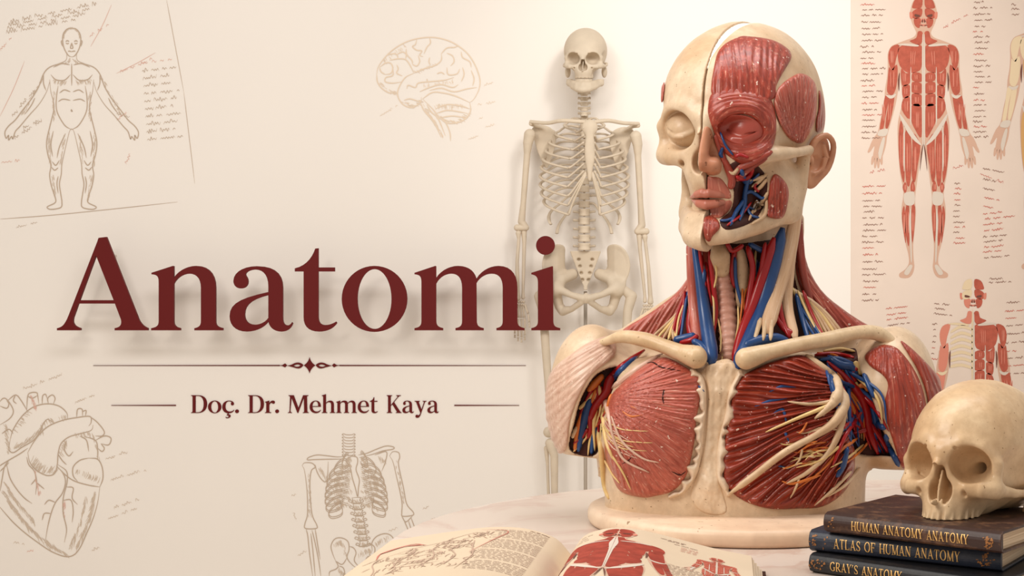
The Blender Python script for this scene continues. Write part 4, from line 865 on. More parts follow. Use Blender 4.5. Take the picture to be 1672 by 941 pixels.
for s in (-1, 1):
    sbone('femur', [(SX+s*52, 471, 2), (SX+s*64, 474, 0), (SX+s*75, 484, -2), (SX+s*69, 508, 0), (SX+s*60, 640, 6), (SX+s*52, 696, 2), (SX+s*46, 706, 0), (SX+s*60, 706, 0)], [11, 7, 9, 7.5, 6, 8.5, 9, 9], 1.4)
    sbone('patella', [(SX+s*53, 700, 14), (SX+s*53, 706, 14)], [6, 5], 1.4)
    sbone('tibia', [(SX+s*44, 724, 0), (SX+s*58, 724, 0), (SX+s*51, 744, 2), (SX+s*50, 860, 0), (SX+s*47, 908, -2)], [8, 8, 6.5, 4.6, 6.5], 1.4)
    sbone('fibula', [(SX+s*64, 732, -6), (SX+s*62, 760, -6), (SX+s*58, 880, -6), (SX+s*57, 914, -4)], [4, 2.4, 2.4, 3.6], 1.2)
    fb = MB()
    for p, r in (([(SX+s*50, 921, -18), (SX+s*50, 924, -6), (SX+s*51, 922, 8), (SX+s*52, 928, 20)], [6, 8, 7, 6]),)+tuple(([(SX+s*(46+4*k), 928, 18), (SX+s*(44+5*k), 934, 40), (SX+s*(43+5.4*k), 937, 58-3*k)], [3.2, 2.2, 2.2]) for k in range(5)):
        v, f, _ = tube_vf(crom(p, 4), r, 8); fb.add(SS(v), f)
    fb.build('foot', PALEBONE, skel)
# the stand
MET = plain('brushed_steel', hexc(190, 180, 168), .4, .5, .6)
bx_, by_, _z = SS((SX, 500, -26))[0]
stand = []
def st(name, pts, r, ns=12, flat=1.0):
    v, f, _ = tube_vf(pts, r, ns, flat); return obj(name, mesh(v, f), MET, skel)
st('stand_pole', [(bx_, by_, .05), (bx_, by_, CAMZ+(CY-476)*SS.k)], .006)
for k in range(5):
    a = -PI/2+2*PI*k/5; ex = (bx_+.24*math.cos(a), min(by_+.24*math.sin(a), WY-.05)); st('stand_foot', [(bx_, by_, .062), (*ex, .05)], [.013, .009])
    o = st('caster', [(ex[0]-.008, ex[1], .022), (ex[0]+.008, ex[1], .022)], .0215, 16)
# ------------------------------------------------------------------ drawings on the wall and the chart
JIT = random.Random(2)                                  # each pen stroke lies a hair above the last, so none share a plane
def ribbon(mb, pts, w, P, taper=True, n=5):
    """pen line through pts (2-D), mapped by P onto its surface"""
    q = crom(np.array(pts, dtype=float), n) if len(pts) > 2 else crom(np.array(pts, dtype=float), 6)
    m = len(q); prof = np.interp(np.linspace(0, 1, m), [0, .15, .8, 1], [.35, 1, 1, .3]) if taper else np.ones(m)
    t = np.gradient(q, axis=0); t /= np.linalg.norm(t, axis=1)[:, None]+1e-9; nn = np.column_stack([-t[:, 1], t[:, 0]])*(prof*w/2)[:, None]
    v = np.concatenate([q+nn, q-nn]); jt = JIT.uniform(0, .0003); mb.add(P(v)+np.array([0, -jt, jt]), [[i, i+1, m+i+1, m+i] for i in range(m-1)])
def wallP(off): return lambda v: np.array([wall_pt(x, y, off) for x, y in v])
def scribble(mb, x0, y0, x1, y1, P, g, amp=2.2, w=.9, gap=5):
    """a line of illegible handwriting"""
    L = math.hypot(x1-x0, y1-y0); e = ((x1-x0)/L, (y1-y0)/L); s = 0
    while s < L:
        k = min(g.uniform(8, 26), L-s); pts = []; q = 0
        while q < k:
            a = amp*g.choice((.5, .6, .8, 1, 1.9)); pts.append((s+q, -a if len(pts) % 2 else a*.6)); q += g.uniform(1.4, 3)
        if len(pts) > 2: ribbon(mb, [(x0+e[0]*a-e[1]*b, y0+e[1]*a+e[0]*b) for a, b in pts], w, P, True, 3)
        s += k+g.uniform(.6, 1.2)*gap
INK = plain('faded_sepia_ink', hexc(192, 172, 152), .9, .1); INKL = plain('pale_sepia_ink', hexc(208, 190, 171), .9, .1); INKF = plain('very_pale_ink', hexc(229, 210, 188), .9, .1); INKR = plain('faded_red_ink', hexc(222, 180, 164), .9, .1)
def drawing(label, at, layers, name='wall_drawing'):
    r = empty(name, wall_pt(*at), label, 'drawing')
    for nm, mat, off, fn in layers:
        mb = MB(); fn(mb, wallP(off)); mb.build(nm, mat, r, False)
    return r
def lines(paths, w, jit=0): return lambda mb, P: [ribbon(mb, p, w if not isinstance(w, dict) else w, P) for p in paths]
def hatch(mb, P, g, pts, ang, L, n, w=.7):
    """short shading strokes scattered along a path"""
    q = crom(np.array(pts, dtype=float), 8)
    for _ in range(n):
        x, y = q[g.randrange(len(q))]; a = math.radians(ang+g.uniform(-12, 12)); l = L*g.uniform(.5, 1.2); x += g.uniform(-2, 2); y += g.uniform(-2, 2)
        ribbon(mb, [(x, y), (x+l*.5*math.cos(a)+.5, y+l*.5*math.sin(a)), (x+l*math.cos(a), y+l*math.sin(a))], w, P, True, 3)
# a plain standing man, drawn in outline
def half(pts, s, cx): return [(cx+s*x, y) for x, y in pts]
MAN = [[(0, 46), (8, 48), (14, 57), (14.5, 70), (11, 82), (5, 91), (0, 93)], [(8, 86), (9, 98), (20, 104), (36, 110), (46, 121), (54, 142), (66, 162), (80, 180), (92, 196), (103, 206), (109, 216), (107, 226), (103, 221), (103, 229), (98, 223), (96, 227), (92, 215), (84, 206), (69, 188), (53, 170), (41, 150), (36, 134)],
       [(36, 130), (34, 150), (30, 165), (29, 178), (32, 192), (36, 208), (41, 232), (39, 252), (34, 270), (36, 286), (33, 304), (27, 322), (27, 331), (40, 338), (34, 342), (18, 339), (16, 330), (18, 316), (20, 300), (17, 284), (16, 268), (11, 245), (4, 216), (0, 210)],
       [(2, 122), (12, 131), (26, 130), (34, 122)], [(3, 106), (16, 104), (30, 110)], [(0, 104), (0, 140)], [(2, 150), (12, 147), (20, 152)], [(2, 164), (14, 162), (22, 166)], [(22, 140), (25, 160), (24, 182), (12, 204), (0, 212)], [(46, 122), (46, 136), (42, 148)], [(60, 160), (66, 172), (76, 186)], [(20, 262), (26, 270), (32, 264)], [(22, 274), (28, 278), (33, 273)], [(10, 218), (20, 240), (24, 258)], [(30, 214), (34, 236), (31, 256)], [(22, 288), (24, 300), (22, 316)], [(4, 68), (7, 66.5), (10, 68)], [(4.5, 70.5), (7, 71.5), (9.5, 70)], [(0, 70), (2, 78), (0, 79.5)], [(0, 84.5), (4, 83.5), (6, 84)], [(14.5, 66), (17, 68), (15, 76)]]
def man(mb, P):
    for s in (-1, 1):
        for p in MAN: ribbon(mb, [(117+s*x, y) for x, y in p], 1.7, P)
    ribbon(mb, [(117, 178), (116, 181), (118, 182), (117, 179)], 1.4, P)
def man_shade(mb, P):
    g = random.Random(5)
    for s in (-1, 1):
        for p, a, L, n in (((( 8, 132), (30, 130)), 70, 7, 26), (((30, 150), (30, 190)), 100, 8, 26), (((38, 214), (36, 262)), 95, 10, 30), (((32, 286), (28, 320)), 95, 8, 24), (((48, 128), (78, 182)), 60, 8, 34), (((12, 222), (18, 260)), 85, 9, 20), (((2, 96), (8, 102)), 60, 6, 10)):
            hatch(mb, P, g, half(p, s, 117), a if s > 0 else 180-a, L, n)
    for k in range(70):
        a = g.uniform(-.1, 3.24); ribbon(mb, [(117+12*math.cos(a), 62-14*math.sin(a)), (117+14.5*math.cos(a+.12), 60-15*math.sin(a+.12)), (117+15.5*math.cos(a+.3), 62-15*math.sin(a+.3))], .9, P, True, 3)
def man_notes(mb, P):
    g = random.Random(11)
    for k in range(4): scribble(mb, 16-k*2, 36+k*7-k, 158-k*8, 6+k*8, P, g, 2.4)
    for k in range(10): scribble(mb, 232+k*.9, 116+k*12.5, 290-(k % 3)*6+k*1.2, 110+k*12.5, P, g, 2.4)
    for a in ((20, 190, 58, 146), (38, 210, 72, 192), (24, 226, 70, 196), (190, 186, 214, 192)): scribble(mb, *a, P, g, 2)
    for a in ((272, 0, 300, 150), (300, 150, 318, 300)): ribbon(mb, [a[:2], a[2:]], .9, P)
    ribbon(mb, [(0, 358), (80, 352), (180, 342), (290, 330)], 1.0, P)
    scribble(mb, 26, 372, 66, 362, P, g, 1.6, .6)
def man_red(mb, P):
    g = random.Random(12)
    for a in ((0, 82, 20, 60), (146, 60, 178, 40), (196, 118, 250, 96), (230, 104, 286, 96), (2, 266, 34, 262), (170, 0, 205, -30), (190, 196, 212, 180), (206, 268, 212, 250)): scribble(mb, *a, P, g, 1.6, .8)
    for a in ((0, 190, 40, 100), (148, 76, 182, 8), (190, 120, 254, 86)): ribbon(mb, [a[:2], ((a[0]+a[2])/2+2, (a[1]+a[3])/2), a[2:]], .8, P)
drawing('sepia line drawing of a standing man with handwritten notes on the wall', (117, 340), [('figure_line', INK, .0012, man), ('shading', INKL, .0008, man_shade), ('handwriting', INK, .0012, man_notes), ('red_notes', INKR, .0012, man_red)])
# brain
cb = lambda pts: [(580+x/4.277, 40+y/4.277) for x, y in pts]
BR_ = [[(150, 350), (160, 300), (200, 240), (260, 180), (340, 130), (430, 100), (540, 90), (640, 110), (720, 150), (790, 210), (840, 290), (870, 380), (865, 450), (830, 520), (800, 545)], [(150, 350), (155, 400), (180, 440), (230, 475), (295, 482)], [(410, 340), (350, 370), (310, 430), (295, 482), (310, 530), (345, 566), (400, 580), (455, 545), (462, 508)], [(410, 340), (480, 310), (560, 285), (600, 250), (602, 205)],
       [(240, 250), (300, 240), (350, 245), (380, 280), (410, 340)], [(225, 215), (260, 205), (290, 210), (300, 240)], [(290, 210), (330, 192), (356, 210), (350, 245)], [(170, 300), (210, 270), (245, 270), (262, 300), (250, 340), (210, 350)], [(210, 350), (180, 330), (170, 300)], [(262, 300), (262, 355), (215, 370), (210, 400), (260, 410), (330, 400)], [(290, 282), (300, 310), (290, 340), (330, 360)], [(356, 170), (360, 210), (395, 250), (400, 280)], [(430, 105), (420, 140), (400, 155), (430, 180), (465, 185), (450, 215), (475, 225)], [(520, 95), (525, 130), (500, 160), (480, 205)], [(400, 280), (430, 290), (450, 260), (440, 215)], [(520, 230), (515, 260), (525, 285)], [(600, 205), (640, 165), (690, 160), (720, 150)], [(640, 200), (680, 220), (690, 260), (665, 290)], [(740, 190), (750, 230), (800, 260), (810, 300)], [(360, 450), (370, 425), (420, 440), (440, 410), (520, 400), (620, 390), (690, 370)], [(450, 470), (520, 440), (600, 420), (680, 440), (720, 420)], [(520, 460), (600, 445), (690, 470), (780, 450), (850, 440)], [(570, 345), (600, 335), (625, 350)], [(500, 380), (505, 400)], [(640, 300), (650, 350), (710, 345), (730, 310)], [(750, 300), (760, 350), (740, 400)], [(810, 320), (830, 380), (820, 430)],
       [(340, 530), (380, 520), (420, 530), (455, 545)], [(800, 545), (806, 600), (780, 650), (720, 685), (640, 687), (580, 640), (540, 590), (470, 520)], [(470, 520), (540, 475), (620, 480), (700, 500), (800, 545)], [(560, 590), (640, 560), (740, 570), (800, 590)], [(570, 620), (650, 600), (780, 620)], [(600, 650), (680, 640), (760, 650)], [(455, 545), (480, 600), (530, 660), (570, 720), (600, 790)], [(600, 640), (640, 700), (662, 760), (666, 815)], [(500, 560), (530, 610), (580, 660), (630, 780)], [(560, 630), (580, 660), (600, 640)]]
def brain_shade(mb, P):
    g = random.Random(9)
    for pts, a, L, n in (([(165, 410), (240, 465), (290, 470)], 40, 7, 30), ([(320, 540), (400, 570), (450, 530)], 20, 8, 34), ([(600, 660), (700, 675), (780, 620)], 30, 8, 40), ([(470, 560), (540, 660), (600, 760)], 60, 9, 46), ([(410, 330), (560, 280)], 30, 6, 26), ([(200, 250), (340, 140)], 60, 6, 22), ([(560, 560), (740, 560)], 70, 7, 40), ([(480, 420), (680, 390)], 70, 5, 24)): hatch(mb, P, g, cb(pts), a, L, n)
def brain_notes(mb, P):
    g = random.Random(15)
    for a in ((620, 190, 650, 172), (780, 172, 810, 166), (782, 194, 800, 188), (792, 208, 816, 202), (764, 228, 790, 218), (790, 140, 806, 134)): scribble(mb, *a, P, g, 1.4, .7)
drawing('faint sepia drawing of a brain in side view on the wall', (705, 150), [('brain_line', INKF, .0012, lines([cb(p) for p in BR_], 2.0)), ('shading', INKF, .0008, brain_shade), ('handwriting', INKF, .0012, brain_notes)])
# heart
ch_ = lambda pts: [(x/2.761, 600+y/2.761) for x, y in pts]
HT = [[(-10, 620), (20, 655), (60, 700), (110, 745), (170, 790), (230, 830), (290, 853), (330, 848), (360, 815), (390, 750), (420, 680), (440, 610), (450, 540)], [(-10, 450), (30, 425), (90, 390), (125, 365)], [(40, 420), (20, 450), (10, 500), (0, 560)], [(450, 540), (400, 532), (340, 515), (300, 490), (255, 445)], [(450, 540), (464, 500), (460, 450), (440, 415), (400, 410)], [(400, 410), (360, 420), (330, 450), (330, 490), (350, 515)], [(440, 415), (440, 370), (430, 330), (380, 312)], [(125, 385), (135, 430), (165, 465), (210, 488), (245, 480), (258, 440), (262, 390), (275, 345), (310, 315), (360, 300), (410, 285), (420, 260)], [(125, 385), (150, 340), (180, 300), (220, 265), (280, 240), (340, 228), (405, 222), (410, 250), (400, 265)], [(45, 330), (60, 280), (100, 220), (150, 180), (210, 165), (265, 175), (300, 205), (305, 235)], [(45, 330), (40, 370), (60, 385), (100, 360), (150, 330), (180, 290), (195, 255), (215, 235), (240, 250)], [(120, 195), (125, 130), (140, 115), (165, 115), (170, 130), (175, 165)], [(125, 130), (145, 140), (168, 128)], [(190, 165), (192, 130), (205, 122), (212, 140)], [(218, 165), (215, 140), (235, 125), (248, 140), (240, 168)], [(-5, 160), (15, 140), (35, 150), (60, 195), (45, 230), (0, 260)], [(35, 150), (70, 125), (95, 150), (125, 200)], [(0, 175), (30, 185), (40, 165), (30, 150)], [(70, 125), (60, 150), (75, 165)], [(345, 225), (350, 190), (370, 190), (372, 220)], [(372, 200), (388, 195), (385, 220)], [(405, 222), (440, 250), (470, 290), (460, 310), (430, 310)], [(430, 330), (470, 310), (500, 320), (490, 350), (455, 345)], [(455, 345), (470, 365), (460, 380), (440, 365)],
      [(255, 445), (285, 480), (295, 520), (280, 570), (250, 610), (230, 660), (215, 720), (205, 780)], [(262, 440), (300, 470), (302, 520), (285, 590), (285, 660), (300, 730), (290, 790)], [(250, 610), (220, 600), (200, 620)], [(230, 660), (200, 660), (190, 690)], [(285, 600), (320, 600), (330, 650), (325, 700)], [(300, 540), (330, 545), (325, 590), (350, 620)], [(120, 405), (130, 440), (155, 470), (165, 520), (160, 575)], [(165, 500), (140, 530)], [(165, 520), (200, 550)], [(30, 440), (45, 500), (75, 550), (110, 590), (145, 615)], [(260, 390), (280, 420), (300, 440)], [(300, 330), (290, 370), (310, 400), (330, 380)], [(360, 310), (390, 330), (400, 380)], [(0, 470), (40, 430)], [(8, 300), (40, 280), (60, 300)]]
def heart_shade(mb, P):
    g = random.Random(21)
    for pts, a, L, n in (([(10, 560), (60, 640), (140, 730), (250, 810)], 55, 15, 110), ([(20, 520), (70, 600), (150, 690)], 60, 13, 60), ([(430, 560), (410, 660), (350, 800)], 110, 14, 90), ([(390, 580), (360, 700), (320, 800)], 100, 12, 50), ([(135, 430), (170, 470), (240, 480)], -60, 13, 60), ([(60, 370), (120, 340), (180, 280)], -50, 11, 50), ([(180, 290), (200, 240), (290, 215)], 70, 9, 36), ([(265, 390), (290, 330)], 60, 9, 24), ([(340, 480), (440, 520)], -70, 9, 30), ([(60, 280), (120, 200)], 30, 8, 20), ([(20, 260), (30, 380)], 60, 10, 30), ([(340, 300), (410, 300), (440, 400)], 70, 9, 30), ([(200, 790), (290, 840)], 40, 12, 30)): hatch(mb, P, g, ch_(pts), a, L, n)
def heart_notes(mb, P):
    g = random.Random(22)
    for a in ((38, 636, 102, 612), (122, 658, 158, 644), (172, 750, 210, 738), (180, 784, 240, 768), (186, 830, 228, 816), (176, 848, 226, 830), (22, 886, 40, 890), (150, 900, 164, 894)): scribble(mb, *a, P, g, 1.9, .8)
def heart_red(mb, P):
    g = random.Random(23)
    hatch(mb, P, g, ch_([(140, 130), (160, 180)]), 80, 9, 20); hatch(mb, P, g, ch_([(155, 470), (175, 560)]), 80, 9, 14); hatch(mb, P, g, ch_([(290, 600), (290, 700)]), 90, 9, 12); scribble(mb, 44, 902, 56, 898, P, g, 1.6, .8)
drawing('sepia drawing of a human heart with large vessels on the wall', (95, 800), [('heart_line', INK, .0012, lines([ch_(p) for p in HT], 1.7)), ('shading', INKL, .0008, heart_shade), ('handwriting', INKL, .0012, heart_notes), ('red_strokes', INKR, .0012, heart_red)])
# rib cage
cr_ = lambda pts: [(460+x/3.75, 690+y/3.75) for x, y in pts]
RB = [[(395, 208), (340, 212), (280, 205), (215, 200), (165, 215), (158, 230), (200, 228), (280, 226), (350, 225), (398, 222)], [(470, 200), (520, 190), (580, 165), (640, 145), (685, 152), (680, 165), (620, 175), (560, 195), (475, 216)], [(395, 225), (430, 208), (460, 215), (465, 245), (455, 290), (475, 350), (470, 400), (465, 455), (450, 400), (432, 340), (420, 280), (395, 245), (395, 225)], [(125, 265), (140, 248), (185, 250), (205, 275), (180, 300), (172, 400), (185, 560), (215, 630), (210, 650), (145, 650), (142, 620), (158, 560), (155, 420), (140, 300), (125, 265)], [(660, 205), (680, 180), (715, 185), (722, 215), (715, 260), (745, 400), (765, 500), (805, 550), (800, 570), (740, 575), (735, 550), (735, 480), (700, 320), (680, 240), (660, 205)],
      [(205, 260), (215, 300), (240, 345), (268, 365), (280, 330), (285, 240)], [(570, 200), (640, 180), (635, 240), (612, 300)], [(150, 655), (160, 700), (170, 800), (190, 945)], [(178, 680), (190, 780), (205, 945)], [(185, 660), (200, 720), (225, 840), (240, 945)], [(205, 655), (215, 720), (235, 840)], [(745, 590), (770, 650), (795, 720)], [(775, 600), (800, 680), (810, 722)], [(790, 580), (815, 650), (830, 715)], [(735, 575), (760, 610), (800, 575)],
      [(330, 850), (310, 800), (302, 755), (325, 715), (365, 708), (405, 730), (412, 780), (400, 830), (440, 880), (498, 912)], [(330, 850), (370, 870), (400, 830)], [(555, 790), (552, 740), (580, 700), (630, 682), (670, 695), (690, 735), (650, 760), (590, 800)], [(330, 850), (345, 880), (330, 900), (295, 915), (290, 945)], [(350, 880), (375, 890), (385, 920), (375, 945)], [(415, 760), (440, 770), (455, 800), (445, 850), (490, 900)], [(455, 750), (490, 760), (540, 745), (570, 770), (560, 820), (520, 830), (500, 912)], [(430, 900), (460, 905), (470, 930), (455, 945)]]
def ribs_sk(mb, P):
    for p in RB: ribbon(mb, cr_(p), 1.5, P)
    for i in range(9):                                     # ribs: two edges each, both sides, drawn as seen from the front
        y = 205+i*38; wl = [55, 100, 128, 140, 146, 150, 150, 145, 130][i]
        for s, cx, side in ((-1, 430, 1), (1, 470, .96)):
            fx = cx+s*(0 if i < 5 else (i-4)*16)
            for d in (0, 11):
                p = [(cx+s*20, y-8+d), (cx+s*wl*.55, y-22+d), (cx+s*wl*.92, y+8+d), (cx+s*wl*1.1*side, y+48+d), (cx+s*wl*.9, y+70+d), (cx+s*wl*.45, y+58+d-i*2), (fx+s*12, min(y+38, 470)+d-(i > 5)*10)]
                ribbon(mb, cr_(p if s < 0 else [(x+(yy-200)*.10-8, yy-8) for x, yy in p]), 1.2, P)
    for i in range(8):
        y = 68+i*18; ribbon(mb, cr_([(378, y), (395, y+8), (430, y+8), (442, y)]), 1.1, P); ribbon(mb, cr_([(378, y), (370, y+8), (382, y+12)]), 1.1, P); ribbon(mb, cr_([(442, y), (450, y+8), (438, y+12)]), 1.1, P)
    for i in range(8):
        y = 462+i*38; x = 455+i*6.5
        ribbon(mb, cr_([(x-25, y), (x-20, y+16), (x-27, y+32), (x+27, y+30), (x+22, y+14), (x+26, y-2), (x-25, y)]), 1.3, P)
        for s in (-1, 1): ribbon(mb, cr_([(x+s*24, y+18), (x+s*40, y+12), (x+s*46, y+22), (x+s*26, y+30)]), 1.2, P)
def ribs_shade(mb, P):
    g = random.Random(31)
    for i in range(8):
        y = 470+i*38; x = 455+i*6.5; hatch(mb, P, g, cr_([(x-20, y+4), (x+10, y+8)]), 70, 6, 16)
    for i in range(8):
        y = 215+i*40; wl = [60, 96, 120, 134, 140, 140, 136, 120][i]
        for s in (-1, 1): hatch(mb, P, g, cr_([(450+s*40, y), (450+s*wl*.7, y+4), (450+s*wl, y+30)]), 60, 7, 26)
    for pts, n in (([(325, 740), (360, 730), (390, 800)], 40), ([(570, 740), (640, 700)], 24), ([(230, 280), (270, 340)], 24), ([(590, 210), (630, 230)], 18), ([(165, 320), (165, 560)], 26), ([(700, 240), (740, 480)], 26), ([(470, 800), (540, 780), (500, 880)], 40), ([(340, 890), (380, 930)], 24)): hatch(mb, P, g, cr_(pts), 75, 7, n)
def ribs_notes(mb, P):
    g = random.Random(33)
    for a in ((634, 868, 658, 858), (690, 832, 702, 826), (476, 810, 486, 806), (478, 838, 484, 850), (704, 850, 710, 846), (486, 908, 502, 900)): scribble(mb, *a, P, g, 1.5, .7)
drawing('sepia drawing of a rib cage with spine and arms behind the open book', (580, 860), [('bone_line', INK, .0012, ribs_sk), ('shading', INKL, .0008, ribs_shade), ('handwriting', INKL, .0012, ribs_notes)])

# ------------------------------------------------------------------ wall chart with printed muscle figures
def filled_sub(polys, maxlen):
    import bmesh
    me = filled(polys); bm = bmesh.new(); bm.from_mesh(me); bmesh.ops.triangulate(bm, faces=bm.faces[:])
    for _ in range(6):
        e = [x for x in bm.edges if x.calc_length() > maxlen]
        if not e: break
        bmesh.ops.subdivide_edges(bm, edges=e, cuts=1); bmesh.ops.triangulate(bm, faces=[f for f in bm.faces if len(f.verts) > 3])
    v = np.array([x.co[:] for x in bm.verts]); bm.verts.index_update(); f = [[q.index for q in x.verts] for x in bm.faces]; bm.free(); bpy.data.meshes.remove(me); return v[:, :2], f
BODY = [(0, -12), (20, -8), (34, 4), (41, 25), (44, 50), (38, 74), (30, 92), (24, 108), (34, 122), (60, 132), (86, 142), (106, 152), (117, 176), (117, 212), (119, 250), (126, 292), (128, 330), (139, 380), (149, 430), (164, 452), (176, 480), (171, 490), (160, 478), (166, 516), (156, 532), (142, 528), (130, 500), (122, 470), (118, 440), (104, 390), (91, 340), (84, 300), (81, 262), (78, 240), (75, 270), (70, 300), (69, 330), (75, 360), (82, 390), (85, 420), (84, 470), (81, 520), (76, 570), (68, 610), (66, 640), (72, 680), (70, 730), (60, 790), (50, 830), (48, 860), (60, 880), (79, 894), (76, 907), (50, 908), (36, 895), (30, 872), (32, 850), (34, 800), (28, 740), (25, 690), (28, 650), (22, 600), (14, 540), (6, 490), (0, 470)]
MUS = [[(6, 30), (22, 30), (36, 40), (36, 56), (24, 60), (8, 52)], [(10, 62), (30, 62), (28, 82), (14, 90)], [(6, -6), (26, -2), (35, 16), (34, 26), (8, 24)], [(4, 108), (18, 104), (24, 124), (44, 134), (10, 144)],
       [(8, 154), (40, 148), (70, 152), (82, 170), (76, 212), (52, 234), (24, 232), (9, 216)], [(80, 150), (104, 155), (114, 180), (110, 214), (98, 226), (90, 190)], [(88, 214), (104, 230), (112, 222), (116, 260), (118, 296), (104, 308), (92, 290), (86, 250)], [(96, 316), (110, 322), (118, 360), (124, 410), (116, 414), (104, 372)], [(112, 318), (126, 318), (134, 370), (142, 416), (132, 420), (122, 364)],
       [(8, 242), (34, 238), (36, 262), (8, 266)], [(8, 274), (36, 270), (37, 300), (8, 304)], [(8, 312), (36, 308), (38, 340), (8, 344)], [(8, 352), (38, 348), (40, 390), (26, 424), (8, 444)], [(44, 240), (58, 240), (72, 226), (72, 262), (66, 280), (46, 270)], [(46, 280), (68, 284), (66, 318), (46, 312)], [(46, 320), (66, 326), (70, 358), (46, 386)],
       [(72, 400), (80, 430), (80, 500), (74, 560), (64, 590), (62, 520), (64, 450)], [(46, 430), (60, 440), (60, 520), (56, 590), (46, 600), (40, 540), (40, 480)], [(12, 478), (34, 440), (36, 500), (38, 570), (28, 590), (20, 540)], [(34, 590), (42, 606), (40, 626), (28, 620)], [(60, 596), (68, 612), (60, 630), (54, 612)], [(48, 672), (56, 674), (62, 730), (50, 800), (46, 760)], [(62, 680), (70, 700), (66, 750), (58, 790)], [(28, 680), (38, 676), (40, 740), (36, 790), (30, 740)]]
WHT = [[(0, 140), (5, 150), (5, 440), (0, 460)], [(20, 146), (60, 142), (84, 146), (60, 149), (20, 152)], [(40, 236), (43, 236), (44, 390), (40, 394)], [(30, 440), (66, 386), (78, 372), (72, 396), (40, 450), (6, 476)], [(90, 306), (106, 312), (124, 310), (110, 322), (96, 318)], [(116, 422), (142, 424), (150, 442), (124, 444)], [(30, 630), (44, 626), (64, 634), (62, 664), (46, 672), (30, 664)], [(42, 680), (48, 720), (44, 800), (42, 850), (38, 850), (40, 760)], [(62, 410), (68, 470), (64, 560), (61, 520)], [(36, 870), (46, 866), (64, 892), (50, 898)], [(126, 456), (134, 452), (148, 500), (140, 520)]]
DRK = [[(12, 50), (28, 46), (28, 54), (14, 55)], [(2, 62), (7, 70), (2, 73)], [(4, 82), (14, 81), (4, 85)], [(78, 236), (84, 262), (80, 300), (78, 262)], [(0, 470), (8, 500), (12, 560), (4, 500)]]
RBS = [[(8, 160+i*22), (40, 150+i*22), (70, 166+i*20), (74, 176+i*20), (40, 160+i*22), (8, 168+i*22)] for i in range(7)]
PRINT = {'skin': plain('print_tan', hexc(206, 168, 146), .8, .2), 'red': plain('print_red', hexc(180, 92, 74), .8, .2, var=.14, scale=60), 'deep': plain('print_deep_red', hexc(158, 66, 52), .8, .2, var=.2, scale=90), 'lred': plain('print_light_red', hexc(212, 134, 114), .8, .2), 'white': plain('print_grey', hexc(212, 198, 184), .8, .2), 'dark': plain('print_dark', hexc(112, 72, 62), .8, .2), 'bone': plain('print_bone', hexc(224, 202, 168), .8, .2), 'ochre': plain('print_ochre', hexc(206, 160, 104), .8, .2), 'text': plain('print_text', hexc(150, 118, 104), .8, .2), 'textr': plain('print_red_text', hexc(196, 120, 106), .8, .2)}
